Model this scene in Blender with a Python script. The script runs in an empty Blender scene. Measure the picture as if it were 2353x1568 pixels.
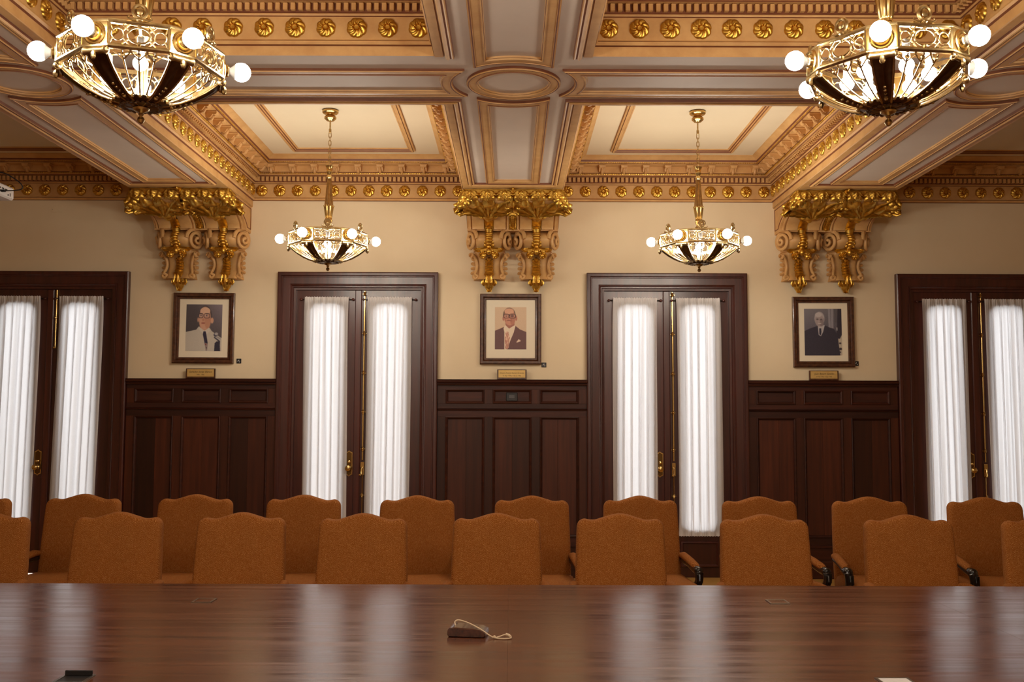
import bpy, math, random
import numpy as np
from mathutils import Vector, Matrix
random.seed(7)
PI = math.pi
SC = bpy.context.scene
COL = SC.collection

# ------------------------------------------------------------------ camera, world, exposure
EYE = 1.613
cam = bpy.data.cameras.new('camera'); cam.lens = 35; cam.sensor_width = 36; cam.clip_start = .05; cam.clip_end = 200
camo = bpy.data.objects.new('camera', cam); COL.objects.link(camo)
camo.matrix_world = Matrix.Translation((0, 0, EYE)) @ Matrix.Rotation(math.radians(94.2), 4, 'X') @ Matrix.Rotation(math.radians(0.19), 4, 'Z')
SC.camera = camo
w = bpy.data.worlds.new('overcast_sky'); SC.world = w; w.use_nodes = True
w.node_tree.nodes['Background'].inputs[0].default_value = (.93, .93, .97, 1)
w.node_tree.nodes['Background'].inputs[1].default_value = 5.7
SC.view_settings.view_transform = 'Standard'; SC.view_settings.look = 'None'
SC.view_settings.exposure = 0.0; SC.view_settings.gamma = 1; SC.view_settings.use_curve_mapping = False
BULB = 150.0
SC.cycles.max_bounces = 8; SC.cycles.diffuse_bounces = 4; SC.cycles.glossy_bounces = 4
SC.cycles.sample_clamp_indirect = 4; SC.cycles.caustics_reflective = False; SC.cycles.caustics_refractive = False

# ------------------------------------------------------------------ room numbers (metres)
D = 10.0                      # far wall
SOF, CEI = 3.71, 4.19         # beam soffit, coffer ceiling
BEAMS = (-3.105, 0.004, 3.113)
BW = .464                     # half width of a beam
BAYS = (-1.552, 1.558); OUTB = (-4.665, 4.673)
XB0, XB1 = 5.71, 6.62         # cross beam faces
YF = 2.33                     # near end of the front coffers

# ------------------------------------------------------------------ materials
def lin(c):
    return tuple((x/12.92 if x <= .04045 else ((x+.055)/1.055)**2.4) for x in [v/255 for v in c]) + (1,)
MAT = {}
def mat(name, rgb, rough=.5, metal=0, spec=.5, coat=0, var=None, scale=(6, 6, 6), amt=.5, bump=0, bscale=40, rand=0, coatr=.1, dark=None):
    m = bpy.data.materials.new(name); m.use_nodes = True
    nt = m.node_tree; N = nt.nodes; L = nt.links; b = N['Principled BSDF']
    b.inputs['Base Color'].default_value = lin(rgb); b.inputs['Roughness'].default_value = rough
    b.inputs['Metallic'].default_value = metal; b.inputs['Specular IOR Level'].default_value = spec
    b.inputs['Coat Weight'].default_value = coat; b.inputs['Coat Roughness'].default_value = coatr
    tc = N.new('ShaderNodeTexCoord')
    out = None
    if var is not None:
        mp = N.new('ShaderNodeMapping'); mp.inputs['Scale'].default_value = scale
        L.new(tc.outputs['Object'], mp.inputs[0])
        if rand:
            oi = N.new('ShaderNodeObjectInfo'); vm = N.new('ShaderNodeVectorMath'); vm.operation = 'SCALE'; vm.inputs[0].default_value = (17, 23, 31)
            L.new(oi.outputs['Random'], vm.inputs['Scale']); L.new(vm.outputs[0], mp.inputs['Location'])
        nz = N.new('ShaderNodeTexNoise'); nz.inputs['Scale'].default_value = 1; nz.inputs['Detail'].default_value = 5; nz.inputs['Roughness'].default_value = .6
        L.new(mp.outputs[0], nz.inputs['Vector'])
        rm = N.new('ShaderNodeMapRange'); rm.inputs[1].default_value = .35; rm.inputs[2].default_value = .65; rm.inputs[4].default_value = amt
        L.new(nz.outputs['Fac'], rm.inputs[0])
        mx = N.new('ShaderNodeMix'); mx.data_type = 'RGBA'
        mx.inputs['A'].default_value = lin(rgb); mx.inputs['B'].default_value = lin(var)
        L.new(rm.outputs[0], mx.inputs['Factor']); out = mx.outputs['Result']
        if rand:
            hs = N.new('ShaderNodeHueSaturation'); ma = N.new('ShaderNodeMapRange')
            ma.inputs[3].default_value = 1-rand; ma.inputs[4].default_value = 1+rand
            L.new(oi.outputs['Random'], ma.inputs[0]); L.new(ma.outputs[0], hs.inputs['Value']); L.new(out, hs.inputs['Color']); out = hs.outputs[0]
        L.new(out, b.inputs['Base Color'])
    if bump:
        n2 = N.new('ShaderNodeTexNoise'); n2.inputs['Scale'].default_value = bscale; n2.inputs['Detail'].default_value = 4
        L.new(tc.outputs['Object'], n2.inputs['Vector'])
        bp = N.new('ShaderNodeBump'); bp.inputs['Strength'].default_value = bump; bp.inputs['Distance'].default_value = .004
        L.new(n2.outputs['Fac'], bp.inputs['Height']); L.new(bp.outputs[0], b.inputs['Normal'])
    MAT[name] = m
    return m
mat('wall_paint', (228, 208, 174), .75, var=(221, 200, 164), scale=(2, 2, 2), bump=.08, bscale=60)
mat('tan_plaster', (214, 168, 108), .5, var=(190, 140, 84), scale=(7, 7, 7), amt=.7, bump=.15, bscale=30)
mat('glaze_brown', (112, 60, 34), .55, var=(140, 84, 50), scale=(9, 9, 9))
mat('pale_plaster', (216, 200, 184), .6, var=(206, 190, 174), scale=(3, 3, 3), bump=.05)
mat('ceiling_cream', (228, 210, 178), .65, var=(221, 203, 171), scale=(2, 2, 2))
mat('gilt', (236, 194, 92), .36, metal=1, var=(176, 128, 50), scale=(18, 18, 18), amt=.8, bump=.25, bscale=45)
mat('bronze', (208, 184, 134), .28, metal=1, var=(150, 122, 78), scale=(30, 30, 30), amt=.7)
mat('dark_bronze', (112, 90, 66), .35, metal=1, var=(70, 54, 40), scale=(30, 30, 30))
mat('brass', (214, 182, 118), .22, metal=1)
mat('dark_reflection_brass', (112, 84, 46), .35, metal=1)  # lock plate centre: brass with its dark reflection put into the colour
mat('mahogany', (78, 34, 26), .36, coat=.2, coatr=.22, var=(46, 18, 14), scale=(24, 24, 1.6), amt=.65, rand=.25)
mat('panel_wood', (72, 33, 17), .46, coat=.0, spec=.35, var=(44, 18, 10), scale=(26, 26, 1.3), amt=.65, rand=.5)
mat('rail_wood', (66, 30, 18), .46, coat=.0, spec=.35, var=(44, 18, 12), scale=(1.6, 24, 24), amt=.9, rand=.3)
mat('frame_wood', (92, 54, 34), .3, coat=.4, var=(52, 26, 16), scale=(30, 30, 30), amt=.9)
mat('mat_board', (232, 220, 196), .8)
mat('floor_wood', (196, 150, 78), .4, var=(168, 122, 58), scale=(4, 30, 4), amt=.8)
mat('black_wood', (22, 17, 16), .3, coat=.4, bump=.5, bscale=60)
mat('black_plastic', (24, 22, 24), .4)
mat('grey_plastic', (70, 68, 70), .35)
mat('white_plastic', (224, 220, 218), .45)
mat('porcelain', (232, 228, 220), .3)
mat('white_print', (220, 220, 220), .5)
mat('fob_wood', (82, 42, 30), .25, coat=.6, var=(52, 24, 16), scale=(60, 8, 60), amt=.9)
mat('string', (222, 202, 172), .8)
mat('steel_trim', (150, 142, 132), .3, metal=1)
mat('ink', (70, 48, 22), .6)
mat('terrace_stone', (170, 168, 164), .8)

def table_mat():
    m = mat('table_wood', (96, 46, 24), .2, coat=0)
    nt = m.node_tree; N = nt.nodes; L = nt.links; b = N['Principled BSDF']
    tc = N.new('ShaderNodeTexCoord'); mp = N.new('ShaderNodeMapping'); mp.inputs['Scale'].default_value = (1.2, 26, 10)
    L.new(tc.outputs['Object'], mp.inputs[0])
    nz = N.new('ShaderNodeTexNoise'); nz.inputs['Scale'].default_value = 1; nz.inputs['Detail'].default_value = 6; nz.inputs['Roughness'].default_value = .6
    L.new(mp.outputs[0], nz.inputs['Vector'])
    cr = N.new('ShaderNodeValToRGB'); cr.color_ramp.elements[0].position = .32; cr.color_ramp.elements[1].position = .7
    cr.color_ramp.elements[0].color = lin((66, 31, 14)); cr.color_ramp.elements[1].color = lin((98, 52, 26))
    L.new(nz.outputs['Fac'], cr.inputs[0])
    bd = N.new('ShaderNodeTexNoise'); bd.inputs['Scale'].default_value = .9; L.new(tc.outputs['Object'], bd.inputs['Vector'])
    mx = N.new('ShaderNodeMix'); mx.data_type = 'RGBA'; mx.blend_type = 'MULTIPLY'; mx.inputs['Factor'].default_value = .5
    L.new(cr.outputs[0], mx.inputs['A']); L.new(bd.outputs['Color'], mx.inputs['B']); 
    hs = N.new('ShaderNodeHueSaturation'); hs.inputs['Saturation'].default_value = .95; hs.inputs['Value'].default_value = 1.25
    L.new(cr.outputs[0], hs.inputs['Color']); L.new(hs.outputs[0], b.inputs['Base Color'])
    rr = N.new('ShaderNodeMapRange'); rr.inputs[1].default_value = .3; rr.inputs[2].default_value = .7; rr.inputs[3].default_value = .16; rr.inputs[4].default_value = .26
    L.new(nz.outputs['Fac'], rr.inputs[0]); L.new(rr.outputs[0], b.inputs['Roughness'])
    mp2 = N.new('ShaderNodeMapping'); mp2.inputs['Scale'].default_value = (2.0, 45, 10); L.new(tc.outputs['Object'], mp2.inputs[0])
    n2 = N.new('ShaderNodeTexNoise'); n2.inputs['Scale'].default_value = 1; n2.inputs['Detail'].default_value = 3; L.new(mp2.outputs[0], n2.inputs['Vector'])
    bp = N.new('ShaderNodeBump'); bp.inputs['Strength'].default_value = .12; bp.inputs['Distance'].default_value = .002
    L.new(n2.outputs['Fac'], bp.inputs['Height']); L.new(bp.outputs[0], b.inputs['Normal'])
    return m
table_mat()

def fabric_mat():
    m = mat('herringbone', (158, 88, 26), .85, spec=.2)
    nt = m.node_tree; N = nt.nodes; L = nt.links; b = N['Principled BSDF']
    
    tc = N.new('ShaderNodeTexCoord'); sp = N.new('ShaderNodeSeparateXYZ'); L.new(tc.outputs['Object'], sp.inputs[0])
    def mth(op, a, bb=None, c=None):
        n = N.new('ShaderNodeMath'); n.operation = op
        for i, v in enumerate((a, bb, c)):
            if v is None: continue
            if isinstance(v, (int, float)): n.inputs[i].default_value = v
            else: L.new(v, n.inputs[i])
        return n.outputs[0]
    nz = N.new('ShaderNodeTexNoise'); nz.inputs['Scale'].default_value = 26; nz.inputs['Detail'].default_value = 3; L.new(tc.outputs['Object'], nz.inputs['Vector'])
    oi = N.new('ShaderNodeObjectInfo')
    x = mth('ADD', sp.outputs[0], mth('MULTIPLY', mth('SUBTRACT', nz.outputs['Fac'], .5), .006))
    t = mth('SUBTRACT', sp.outputs[2], sp.outputs[1])
    tri = mth('PINGPONG', x, .026)                      # zigzag columns
    ph = mth('ADD', t, mth('MULTIPLY', tri, 1.35))
    ph = mth('ADD', ph, mth('MULTIPLY', mth('SUBTRACT', nz.outputs['Fac'], .5), .004))
    s = mth('SINE', mth('MULTIPLY', ph, 2*PI/.0086))
    n3 = N.new('ShaderNodeTexNoise'); n3.inputs['Scale'].default_value = 160; n3.inputs['Detail'].default_value = 2; L.new(tc.outputs['Object'], n3.inputs['Vector'])
    mr = N.new('ShaderNodeMapRange'); mr.inputs[1].default_value = -.3; mr.inputs[2].default_value = 1.25
    L.new(mth('ADD', s, mth('MULTIPLY', mth('SUBTRACT', n3.outputs['Fac'], .5), 2.2)), mr.inputs[0])
    cr = N.new('ShaderNodeValToRGB'); e = cr.color_ramp.elements
    e[0].position = 0; e[0].color = lin((134, 73, 20)); e[1].position = 1; e[1].color = lin((202, 148, 86))
    k = e.new(.55); k.color = lin((154, 90, 31))
    L.new(mr.outputs[0], cr.inputs[0])
    big = N.new('ShaderNodeTexNoise'); big.inputs['Scale'].default_value = 7; L.new(tc.outputs['Object'], big.inputs['Vector'])
    hs = N.new('ShaderNodeHueSaturation'); mr2 = N.new('ShaderNodeMapRange'); mr2.inputs[3].default_value = .9; mr2.inputs[4].default_value = 1.1
    L.new(big.outputs['Fac'], mr2.inputs[0]); L.new(mr2.outputs[0], hs.inputs['Value']); L.new(cr.outputs[0], hs.inputs['Color'])
    L.new(hs.outputs[0], b.inputs['Base Color'])
    bp = N.new('ShaderNodeBump'); bp.inputs['Strength'].default_value = .3; bp.inputs['Distance'].default_value = .001
    L.new(mr.outputs[0], bp.inputs['Height']); L.new(bp.outputs[0], b.inputs['Normal'])
fabric_mat()

def curtain_mat():
    m = bpy.data.materials.new('sheer_linen'); m.use_nodes = True
    nt = m.node_tree; N = nt.nodes; L = nt.links; N.clear()
    o = N.new('ShaderNodeOutputMaterial'); d = N.new('ShaderNodeBsdfDiffuse'); t = N.new('ShaderNodeBsdfTranslucent'); mx = N.new('ShaderNodeMixShader')
    tc = N.new('ShaderNodeTexCoord'); mp = N.new('ShaderNodeMapping'); mp.inputs['Scale'].default_value = (300, 300, 90); L.new(tc.outputs['Object'], mp.inputs[0])
    nz = N.new('ShaderNodeTexNoise'); nz.inputs['Scale'].default_value = 1; L.new(mp.outputs[0], nz.inputs['Vector'])
    c = N.new('ShaderNodeMix'); c.data_type = 'RGBA'; c.inputs['A'].default_value = lin((234, 229, 227)); c.inputs['B'].default_value = lin((246, 243, 242)); L.new(nz.outputs['Fac'], c.inputs['Factor'])
    L.new(c.outputs['Result'], d.inputs[0]); L.new(c.outputs['Result'], t.inputs[0])
    ga = N.new('ShaderNodeAttribute'); ga.attribute_name = 'gather'; mr = N.new('ShaderNodeMapRange'); mr.inputs[3].default_value = .56; mr.inputs[4].default_value = .22
    L.new(ga.outputs['Fac'], mr.inputs[0]); L.new(mr.outputs[0], mx.inputs[0]); L.new(d.outputs[0], mx.inputs[1]); L.new(t.outputs[0], mx.inputs[2]); L.new(mx.outputs[0], o.inputs[0])
    MAT['sheer_linen'] = m
curtain_mat()
def glass_mat():
    m = bpy.data.materials.new('window_glass'); m.use_nodes = True
    nt = m.node_tree; N = nt.nodes; L = nt.links; N.clear()
    o = N.new('ShaderNodeOutputMaterial'); t = N.new('ShaderNodeBsdfTransparent'); g = N.new('ShaderNodeBsdfGlossy'); f = N.new('ShaderNodeFresnel'); mx = N.new('ShaderNodeMixShader')
    t.inputs[0].default_value = (.93, .95, .95, 1); g.inputs['Roughness'].default_value = .02; f.inputs[0].default_value = 1.45
    L.new(f.outputs[0], mx.inputs[0]); L.new(t.outputs[0], mx.inputs[1]); L.new(g.outputs[0], mx.inputs[2]); L.new(mx.outputs[0], o.inputs[0])
    MAT['window_glass'] = m
glass_mat()
def emit_mat(name, col, s):
    m = bpy.data.materials.new(name); m.use_nodes = True; b = m.node_tree.nodes['Principled BSDF']
    b.inputs['Base Color'].default_value = (.9, .9, .9, 1); b.inputs['Emission Color'].default_value = col; b.inputs['Emission Strength'].default_value = s
    MAT[name] = m
emit_mat('lit_bulb', (1, .91, .78, 1), BULB)
def attr_mat():
    m = mat('photo_print', (200, 200, 200), .35)
    a = m.node_tree.nodes.new('ShaderNodeAttribute'); a.attribute_name = 'tint'
    m.node_tree.links.new(a.outputs['Color'], m.node_tree.nodes['Principled BSDF'].inputs['Base Color'])
attr_mat()

# ------------------------------------------------------------------ mesh helpers
class MB:
    def __init__(s): s.v = []; s.f = []; s.m = []
    def add(s, vs, fs, mi=0, M=None):
        o = len(s.v)
        if M is not None: vs = [tuple(M @ Vector(v)) for v in vs]
        s.v += [tuple(v) for v in vs]
        for i, f in enumerate(fs):
            s.f.append(tuple(a+o for a in f)); s.m.append(mi[i] if isinstance(mi, list) else mi)
        return s
    def box(s, x0, x1, y0, y1, z0, z1, c=0, mi=0, M=None):
        if c <= 0:
            vs = [(x, y, z) for x in (x0, x1) for y in (y0, y1) for z in (z0, z1)]
            return s.add(vs, [(0, 1, 3, 2), (4, 6, 7, 5), (0, 4, 5, 1), (2, 3, 7, 6), (0, 2, 6, 4), (1, 5, 7, 3)], mi, M)
        c = min(c, (x1-x0)*.45, (y1-y0)*.45, (z1-z0)*.45)
        X = (x0, x1); Y = (y0, y1); Z = (z0, z1); vs = []; ix = {}
        for i in (0, 1):
            for j in (0, 1):
                for k in (0, 1):
                    a = c if i == 0 else -c; b = c if j == 0 else -c; d = c if k == 0 else -c
                    for n, p in enumerate(((X[i], Y[j]+b, Z[k]+d), (X[i]+a, Y[j], Z[k]+d), (X[i]+a, Y[j]+b, Z[k]))):
                        ix[(i, j, k, n)] = len(vs); vs.append(p)
        q = lambda *t: tuple(ix[a] for a in t)
        fs = []
        for i in (0, 1):
            fs.append(q((i, 0, 0, 0), (i, 0, 1, 0), (i, 1, 1, 0), (i, 1, 0, 0))[::(1 if i == 0 else -1)])
            fs.append(q((0, i, 0, 1), (1, i, 0, 1), (1, i, 1, 1), (0, i, 1, 1))[::(1 if i == 0 else -1)])
            fs.append(q((0, 0, i, 2), (0, 1, i, 2), (1, 1, i, 2), (1, 0, i, 2))[::(1 if i == 0 else -1)])
        for a in (0, 1):
            for b in (0, 1):
                fs.append(q((a, b, 0, 0), (a, b, 0, 1), (a, b, 1, 1), (a, b, 1, 0)))
                fs.append(q((a, 0, b, 0), (a, 0, b, 2), (a, 1, b, 2), (a, 1, b, 0)))
                fs.append(q((0, a, b, 1), (0, a, b, 2), (1, a, b, 2), (1, a, b, 1)))
                for d in (0, 1): fs.append(q((a, b, d, 0), (a, b, d, 1), (a, b, d, 2)))
        return s.add(vs, fs, mi, M)
    def grid(s, rows, mi=0, cu=False, cv=False, M=None):
        n = len(rows); k = len(rows[0]); vs = [p for r in rows for p in r]; fs = []
        for i in range(n if cv else n-1):
            for j in range(k if cu else k-1):
                a, b = i, (i+1) % n; c, d = j, (j+1) % k
                fs.append((a*k+c, a*k+d, b*k+d, b*k+c))
        return s.add(vs, fs, mi, M)
    def lathe(s, prof, n=20, mi=0, M=None, lobes=0, amp=0, cap=True):
        rows = [[((r*(1+(amp*math.cos(lobes*2*PI*j/n) if lobes else 0)))*math.cos(2*PI*j/n), (r*(1+(amp*math.cos(lobes*2*PI*j/n) if lobes else 0)))*math.sin(2*PI*j/n), z) for j in range(n)] for r, z in prof]
        s.grid(rows, mi, cu=True, M=M)
        if cap:
            o = len(s.v); k = len(prof)
            s.f.append(tuple(o-n*k+j for j in range(n))[::-1]); s.m.append(mi)
            s.f.append(tuple(o-n+j for j in range(n))); s.m.append(mi)
        return s
    def tube(s, pts, r, n=8, mi=0, closed=False, M=None, flat=1.0, up=None):
        P = [Vector(p) for p in pts]; k = len(P); rows = []; ref = Vector(up) if up else None
        nrm = None
        for i in range(k):
            if closed: t = (P[(i+1) % k]-P[i-1])
            else: t = P[min(i+1, k-1)]-P[max(i-1, 0)]
            t.normalize()
            if ref is not None: a = ref - t*ref.dot(t)
            elif nrm is None: a = Vector((0, 0, 1)) if abs(t.z) < .9 else Vector((1, 0, 0)); a = a - t*a.dot(t)
            else: a = nrm - t*nrm.dot(t)
            a.normalize(); nrm = a; b = t.cross(a)
            rr = r[i] if isinstance(r, (list, tuple)) else r
            rows.append([tuple(P[i]+a*(rr*flat*math.cos(2*PI*j/n))+b*(rr*math.sin(2*PI*j/n))) for j in range(n)])
        s.grid(rows, mi, cu=True, cv=closed, M=M)
        if not closed:
            o = len(s.v); s.f.append(tuple(o-n*k+j for j in range(n))[::-1]); s.m.append(mi); s.f.append(tuple(o-n+j for j in range(n))); s.m.append(mi)
        return s
    def ball(s, c, r, nu=10, nv=6, mi=0, M=None):
        if not isinstance(r, (tuple, list)): r = (r, r, r)
        rows = []
        for i in range(nv+1):
            a = PI*i/nv; ra = max(math.sin(a), .02)
            rows.append([(c[0]+r[0]*ra*math.cos(2*PI*j/nu), c[1]+r[1]*ra*math.sin(2*PI*j/nu), c[2]-r[2]*math.cos(a)) for j in range(nu)])
        return s.grid(rows, mi, cu=True, M=M)
    def miter(s, path, prof, closed, to3, mis=0):
        """sweep a profile of (offset to the left of the path, height) along a 2-D path with mitred corners"""
        P = [Vector(p) for p in path]; k = len(P); rows = []
        for i in range(k):
            pv = P[i-1] if (closed or i > 0) else None; nx = P[(i+1) % k] if (closed or i < k-1) else None
            d1 = (P[i]-pv).normalized() if pv is not None else None; d2 = (nx-P[i]).normalized() if nx is not None else None
            if d1 is None: d1 = d2
            if d2 is None: d2 = d1
            n1 = Vector((-d1.y, d1.x)); n2 = Vector((-d2.y, d2.x)); m = n1+n2
            m = m/(max(.2, m.dot(n1)))
            rows.append([to3(P[i].x+m.x*d, P[i].y+m.y*d, h) for d, h in prof])
        np_ = len(prof); vs = [p for r in rows for p in r]; fs = []; ms = []
        for i in range(k if closed else k-1):
            b = (i+1) % k
            for j in range(np_-1):
                fs.append((i*np_+j, b*np_+j, b*np_+j+1, i*np_+j+1)); ms.append(mis[j] if isinstance(mis, (list, tuple)) else mis)
        return s.add(vs, fs, ms)
    def loft(s, A, B, mi=0):
        n = len(A); return s.add(list(A)+list(B), [(i, (i+1) % n, n+(i+1) % n, n+i) for i in range(n)], mi)
    def face(s, pts, mi=0): return s.add(pts, [tuple(range(len(pts)))], mi)
    def build(s, name, mats, parent=None, smooth=35, solid=0):
        me = bpy.data.meshes.new(name); me.from_pydata(s.v, [], s.f)
        for m in (mats if isinstance(mats, (list, tuple)) else [mats]): me.materials.append(MAT[m])
        me.polygons.foreach_set('material_index', s.m)
        if smooth:
            me.polygons.foreach_set('use_smooth', [True]*len(s.f)); me.update(); me.set_sharp_from_angle(angle=math.radians(smooth))
        me.update()
        o = bpy.data.objects.new(name, me); COL.objects.link(o)
        if parent is not None: o.parent = parent
        if solid:
            md = o.modifiers.new('thickness', 'SOLIDIFY'); md.thickness = solid; md.offset = -1
        return o
def tag(o, label=None, cat=None, group=None, kind=None):
    if label: o['label'] = label
    if cat: o['category'] = cat
    if group: o['group'] = group
    if kind: o['kind'] = kind
    return o
def thing(name, label, cat, loc=(0, 0, 0), rz=0, group=None, kind=None):
    o = bpy.data.objects.new(name, None); COL.objects.link(o); o.empty_display_size = .1
    o.location = loc; o.rotation_euler = (0, 0, rz)
    return tag(o, label, cat, group, kind)
def inst(src, loc, parent, rot=None, scale=None):
    c = bpy.data.objects.new(src.name.split('.')[0], src.data); COL.objects.link(c); c.parent = parent; c.location = loc
    for k in src.keys():
        if k in ('kind',): c[k] = src[k]
    for m in src.modifiers:
        md = c.modifiers.new(m.name, m.type); md.thickness = m.thickness; md.offset = m.offset
    if rot: c.rotation_euler = rot
    if scale: c.scale = scale
    return c
def kids(o): return [c for c in bpy.data.objects if c.parent == o]
def copy_tree(o, parent=None, _map=None):
    if _map is None:
        _map = {}
        for c in bpy.data.objects:
            if c.parent: _map.setdefault(c.parent.name, []).append(c)
    c = o.copy(); COL.objects.link(c)
    if parent is not None: c.parent = parent
    for ch in _map.get(o.name, []): copy_tree(ch, c, _map)
    return c
def T(x, y, z): return Matrix.Translation((x, y, z))
def RX(a): return Matrix.Rotation(a, 4, 'X')
def RY(a): return Matrix.Rotation(a, 4, 'Y')
def RZ(a): return Matrix.Rotation(a, 4, 'Z')

# ------------------------------------------------------------------ room shell
XL, XR, YN = -8.9, 8.9, -2.2
OL, OR_ = -5.7535, 5.7615      # outer faces of the outer coffers
DOORX = (OUTB[0], BAYS[0], BAYS[1], OUTB[1])
DH, DZ = .63, 2.86            # half width and height of a door opening
b = MB().box(XL-.3, XR+.3, YN-.3, D+.4, -.12, 0); tag(b.build('floor', 'floor_wood', smooth=0), 'honey coloured wooden floor of the council room', 'floor', kind='structure')
wm = MB(); xs = [XL-.3]
for cx in DOORX: xs += [cx-DH, cx+DH]
xs.append(XR+.3)
for i in range(0, len(xs), 2): wm.box(xs[i], xs[i+1], D, D+.35, 0, CEI+.1)
for cx in DOORX: wm.box(cx-DH, cx+DH, D, D+.35, DZ, CEI+.1)
tag(wm.build('wall_far', 'wall_paint', smooth=0), 'cream painted far wall with four tall doors', 'wall', kind='structure')
for n, a in (('wall_left', (XL-.3, XL, YN, D)), ('wall_right', (XR, XR+.3, YN, D)), ('wall_near', (XL, XR, YN-.3, YN))):
    tag(MB().box(a[0], a[1], a[2], a[3], 0, CEI+.1).build(n, 'wall_paint', smooth=0), 'cream wall out of view, ' + n.replace('_', ' '), 'wall', kind='structure')
b = MB().box(XL-.3, XR+.3, YF, D+.35, CEI, CEI+.12); b.box(XL-.3, XR+.3, YN-.3, YF, SOF, CEI+.12); b.box(XL-.3, OL, YF, D+.35, SOF, CEI+.05); b.box(OR_, XR+.3, YF, D+.35, SOF, CEI+.05)
ceil = tag(b.build('ceiling', 'ceiling_cream', smooth=0), 'cream plaster ceiling inside the coffers', 'ceiling', kind='structure')
tag(MB().box(-9, 9, D+.4, D+6, -.3, -.05).build('trim_20', 'terrace_stone', smooth=0), 'stone terrace outside the curtained doors', 'terrace', kind='structure')

# ceiling frames inside the coffers
FR = [(0, .001), (0, -.018), (.014, -.022), (.018, -.03), (.034, -.03), (.038, -.02), (.05, -.02), (.056, -.01), (.068, -.008), (.07, .001)]
FRM = [0, 0, 1, 0, 1, 0, 1, 0, 0]
for cx in BAYS+OUTB:
    for (y0, y1) in ((XB1, D), (YF, XB0)):
        hx, o = .60, .42
        p = [(cx-hx, y0+o), (cx+hx, y0+o), (cx+hx, y1-o), (cx-hx, y1-o)]
        MB().miter(p, FR, True, lambda x, y, h: (x, y, CEI+h), FRM).build('panel_moulding', ['tan_plaster', 'glaze_brown'], ceil, smooth=30)

# ------------------------------------------------------------------ cornices round the coffers
PROF = [(0, SOF), (0, 3.768), (.016, 3.772), (.026, 3.784), (.026, 3.79), (.018, 3.796), (.012, 3.804), (.012, 3.94), (.02, 3.944), (.024, 3.95), (.024, 3.956),
        (.034, 3.958), (.034, 4.012), (.07, 4.014), (.078, 4.02), (.092, 4.024), (.092, 4.042), (.1, 4.046), (.1, 4.108), (.188, 4.108), (.188, 4.116),
        (.2, 4.118), (.2, 4.13), (.204, 4.135), (.21, 4.152), (.228, 4.17), (.25, 4.182), (.262, 4.184), (.262, CEI)]
PM = [0, 1, 0, 0, 1, 0, 0, 1, 0, 0, 1, 1, 0, 1, 0, 0, 1, 0, 0, 0, 1, 0, 0, 1, 0, 0, 0, 0]
def rosette_mesh():
    m = MB(); n = 80; R = (.005, .0125, .0165, .024, .034, .044, .052, .057, .0605)
    rows = []
    for r in R:
        row = []
        for j in range(n):
            a = 2*PI*j/n; q = r/.0605; tw = (a+.9*q)*8/(2*PI); fr = tw-math.floor(tw)
            lob = math.sin(PI*fr)**.55; skew = .25*(fr-.5)
            rr = r*(1-.1*q*q*(1-lob))
            if r < .006: h = .02
            elif r < .015: h = .021
            elif r < .02: h = .011
            else: h = .009+.017*math.sin(PI*min(1, .15+q*.8))*(.25+.75*lob+skew)
            if r > .06: h = .001
            row.append((rr*math.cos(a), -h, rr*math.sin(a)))
        rows.append(row)
    m.grid(rows[::-1], cu=True); m.face([p for p in rows[0]])
    return m
ROS = None
def ros(loc, rz, parent, sc=1.0):
    global ROS
    if ROS is None:
        ROS = rosette_mesh().build('rosette', 'gilt', parent, smooth=60); ROS.location = loc; ROS.rotation_euler = (0, random.choice((0, .7, 1.4)), rz)
        return
    c = inst(ROS, loc, parent, (0, 0, rz)); s = random.uniform(.95, 1.04); c.scale = (s, 1, s)
MODB = None
def modillion_mesh():
    m = MB()
    for s in (0,):
        prof = [(0, .062), (-.088, .062), (-.094, .05), (-.09, .036), (-.074, .03), (-.06, .034), (-.05, .02), (-.04, .004), (-.024, 0), (-.01, .006), (0, .01)]
        L_ = [(-.03, y, z) for y, z in prof]; R_ = [(.03, y, z) for y, z in prof]
        m.loft(L_, R_); m.face(L_[::-1]); m.face(R_)
        m.box(-.037, .037, -.096, 0, .05, .0625, .003)
        pr2 = [(y, z-.006) for y, z in prof[4:-1]]
        m.tube([(0, y, z) for y, z in pr2], [.006, .013, .015, .016, .016, .012], 8, 0)
    return m
def modillion(loc, rz, parent):
    global MODB
    if MODB is None:
        MODB = modillion_mesh().build('modillion', 'tan_plaster', parent); MODB.location = loc; MODB.rotation_euler = (0, 0, rz); return
    inst(MODB, loc, parent, (0, 0, rz))
DEN = None
def dentil(loc, rz, parent):
    global DEN
    if DEN is None:
        DEN = MB().box(-.0135, .0135, -.03, 0, 0, .044, .003).build('dentil', 'tan_plaster', parent, smooth=0); DEN.location = loc; DEN.rotation_euler = (0, 0, rz); return
    inst(DEN, loc, parent, (0, 0, rz))
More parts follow.
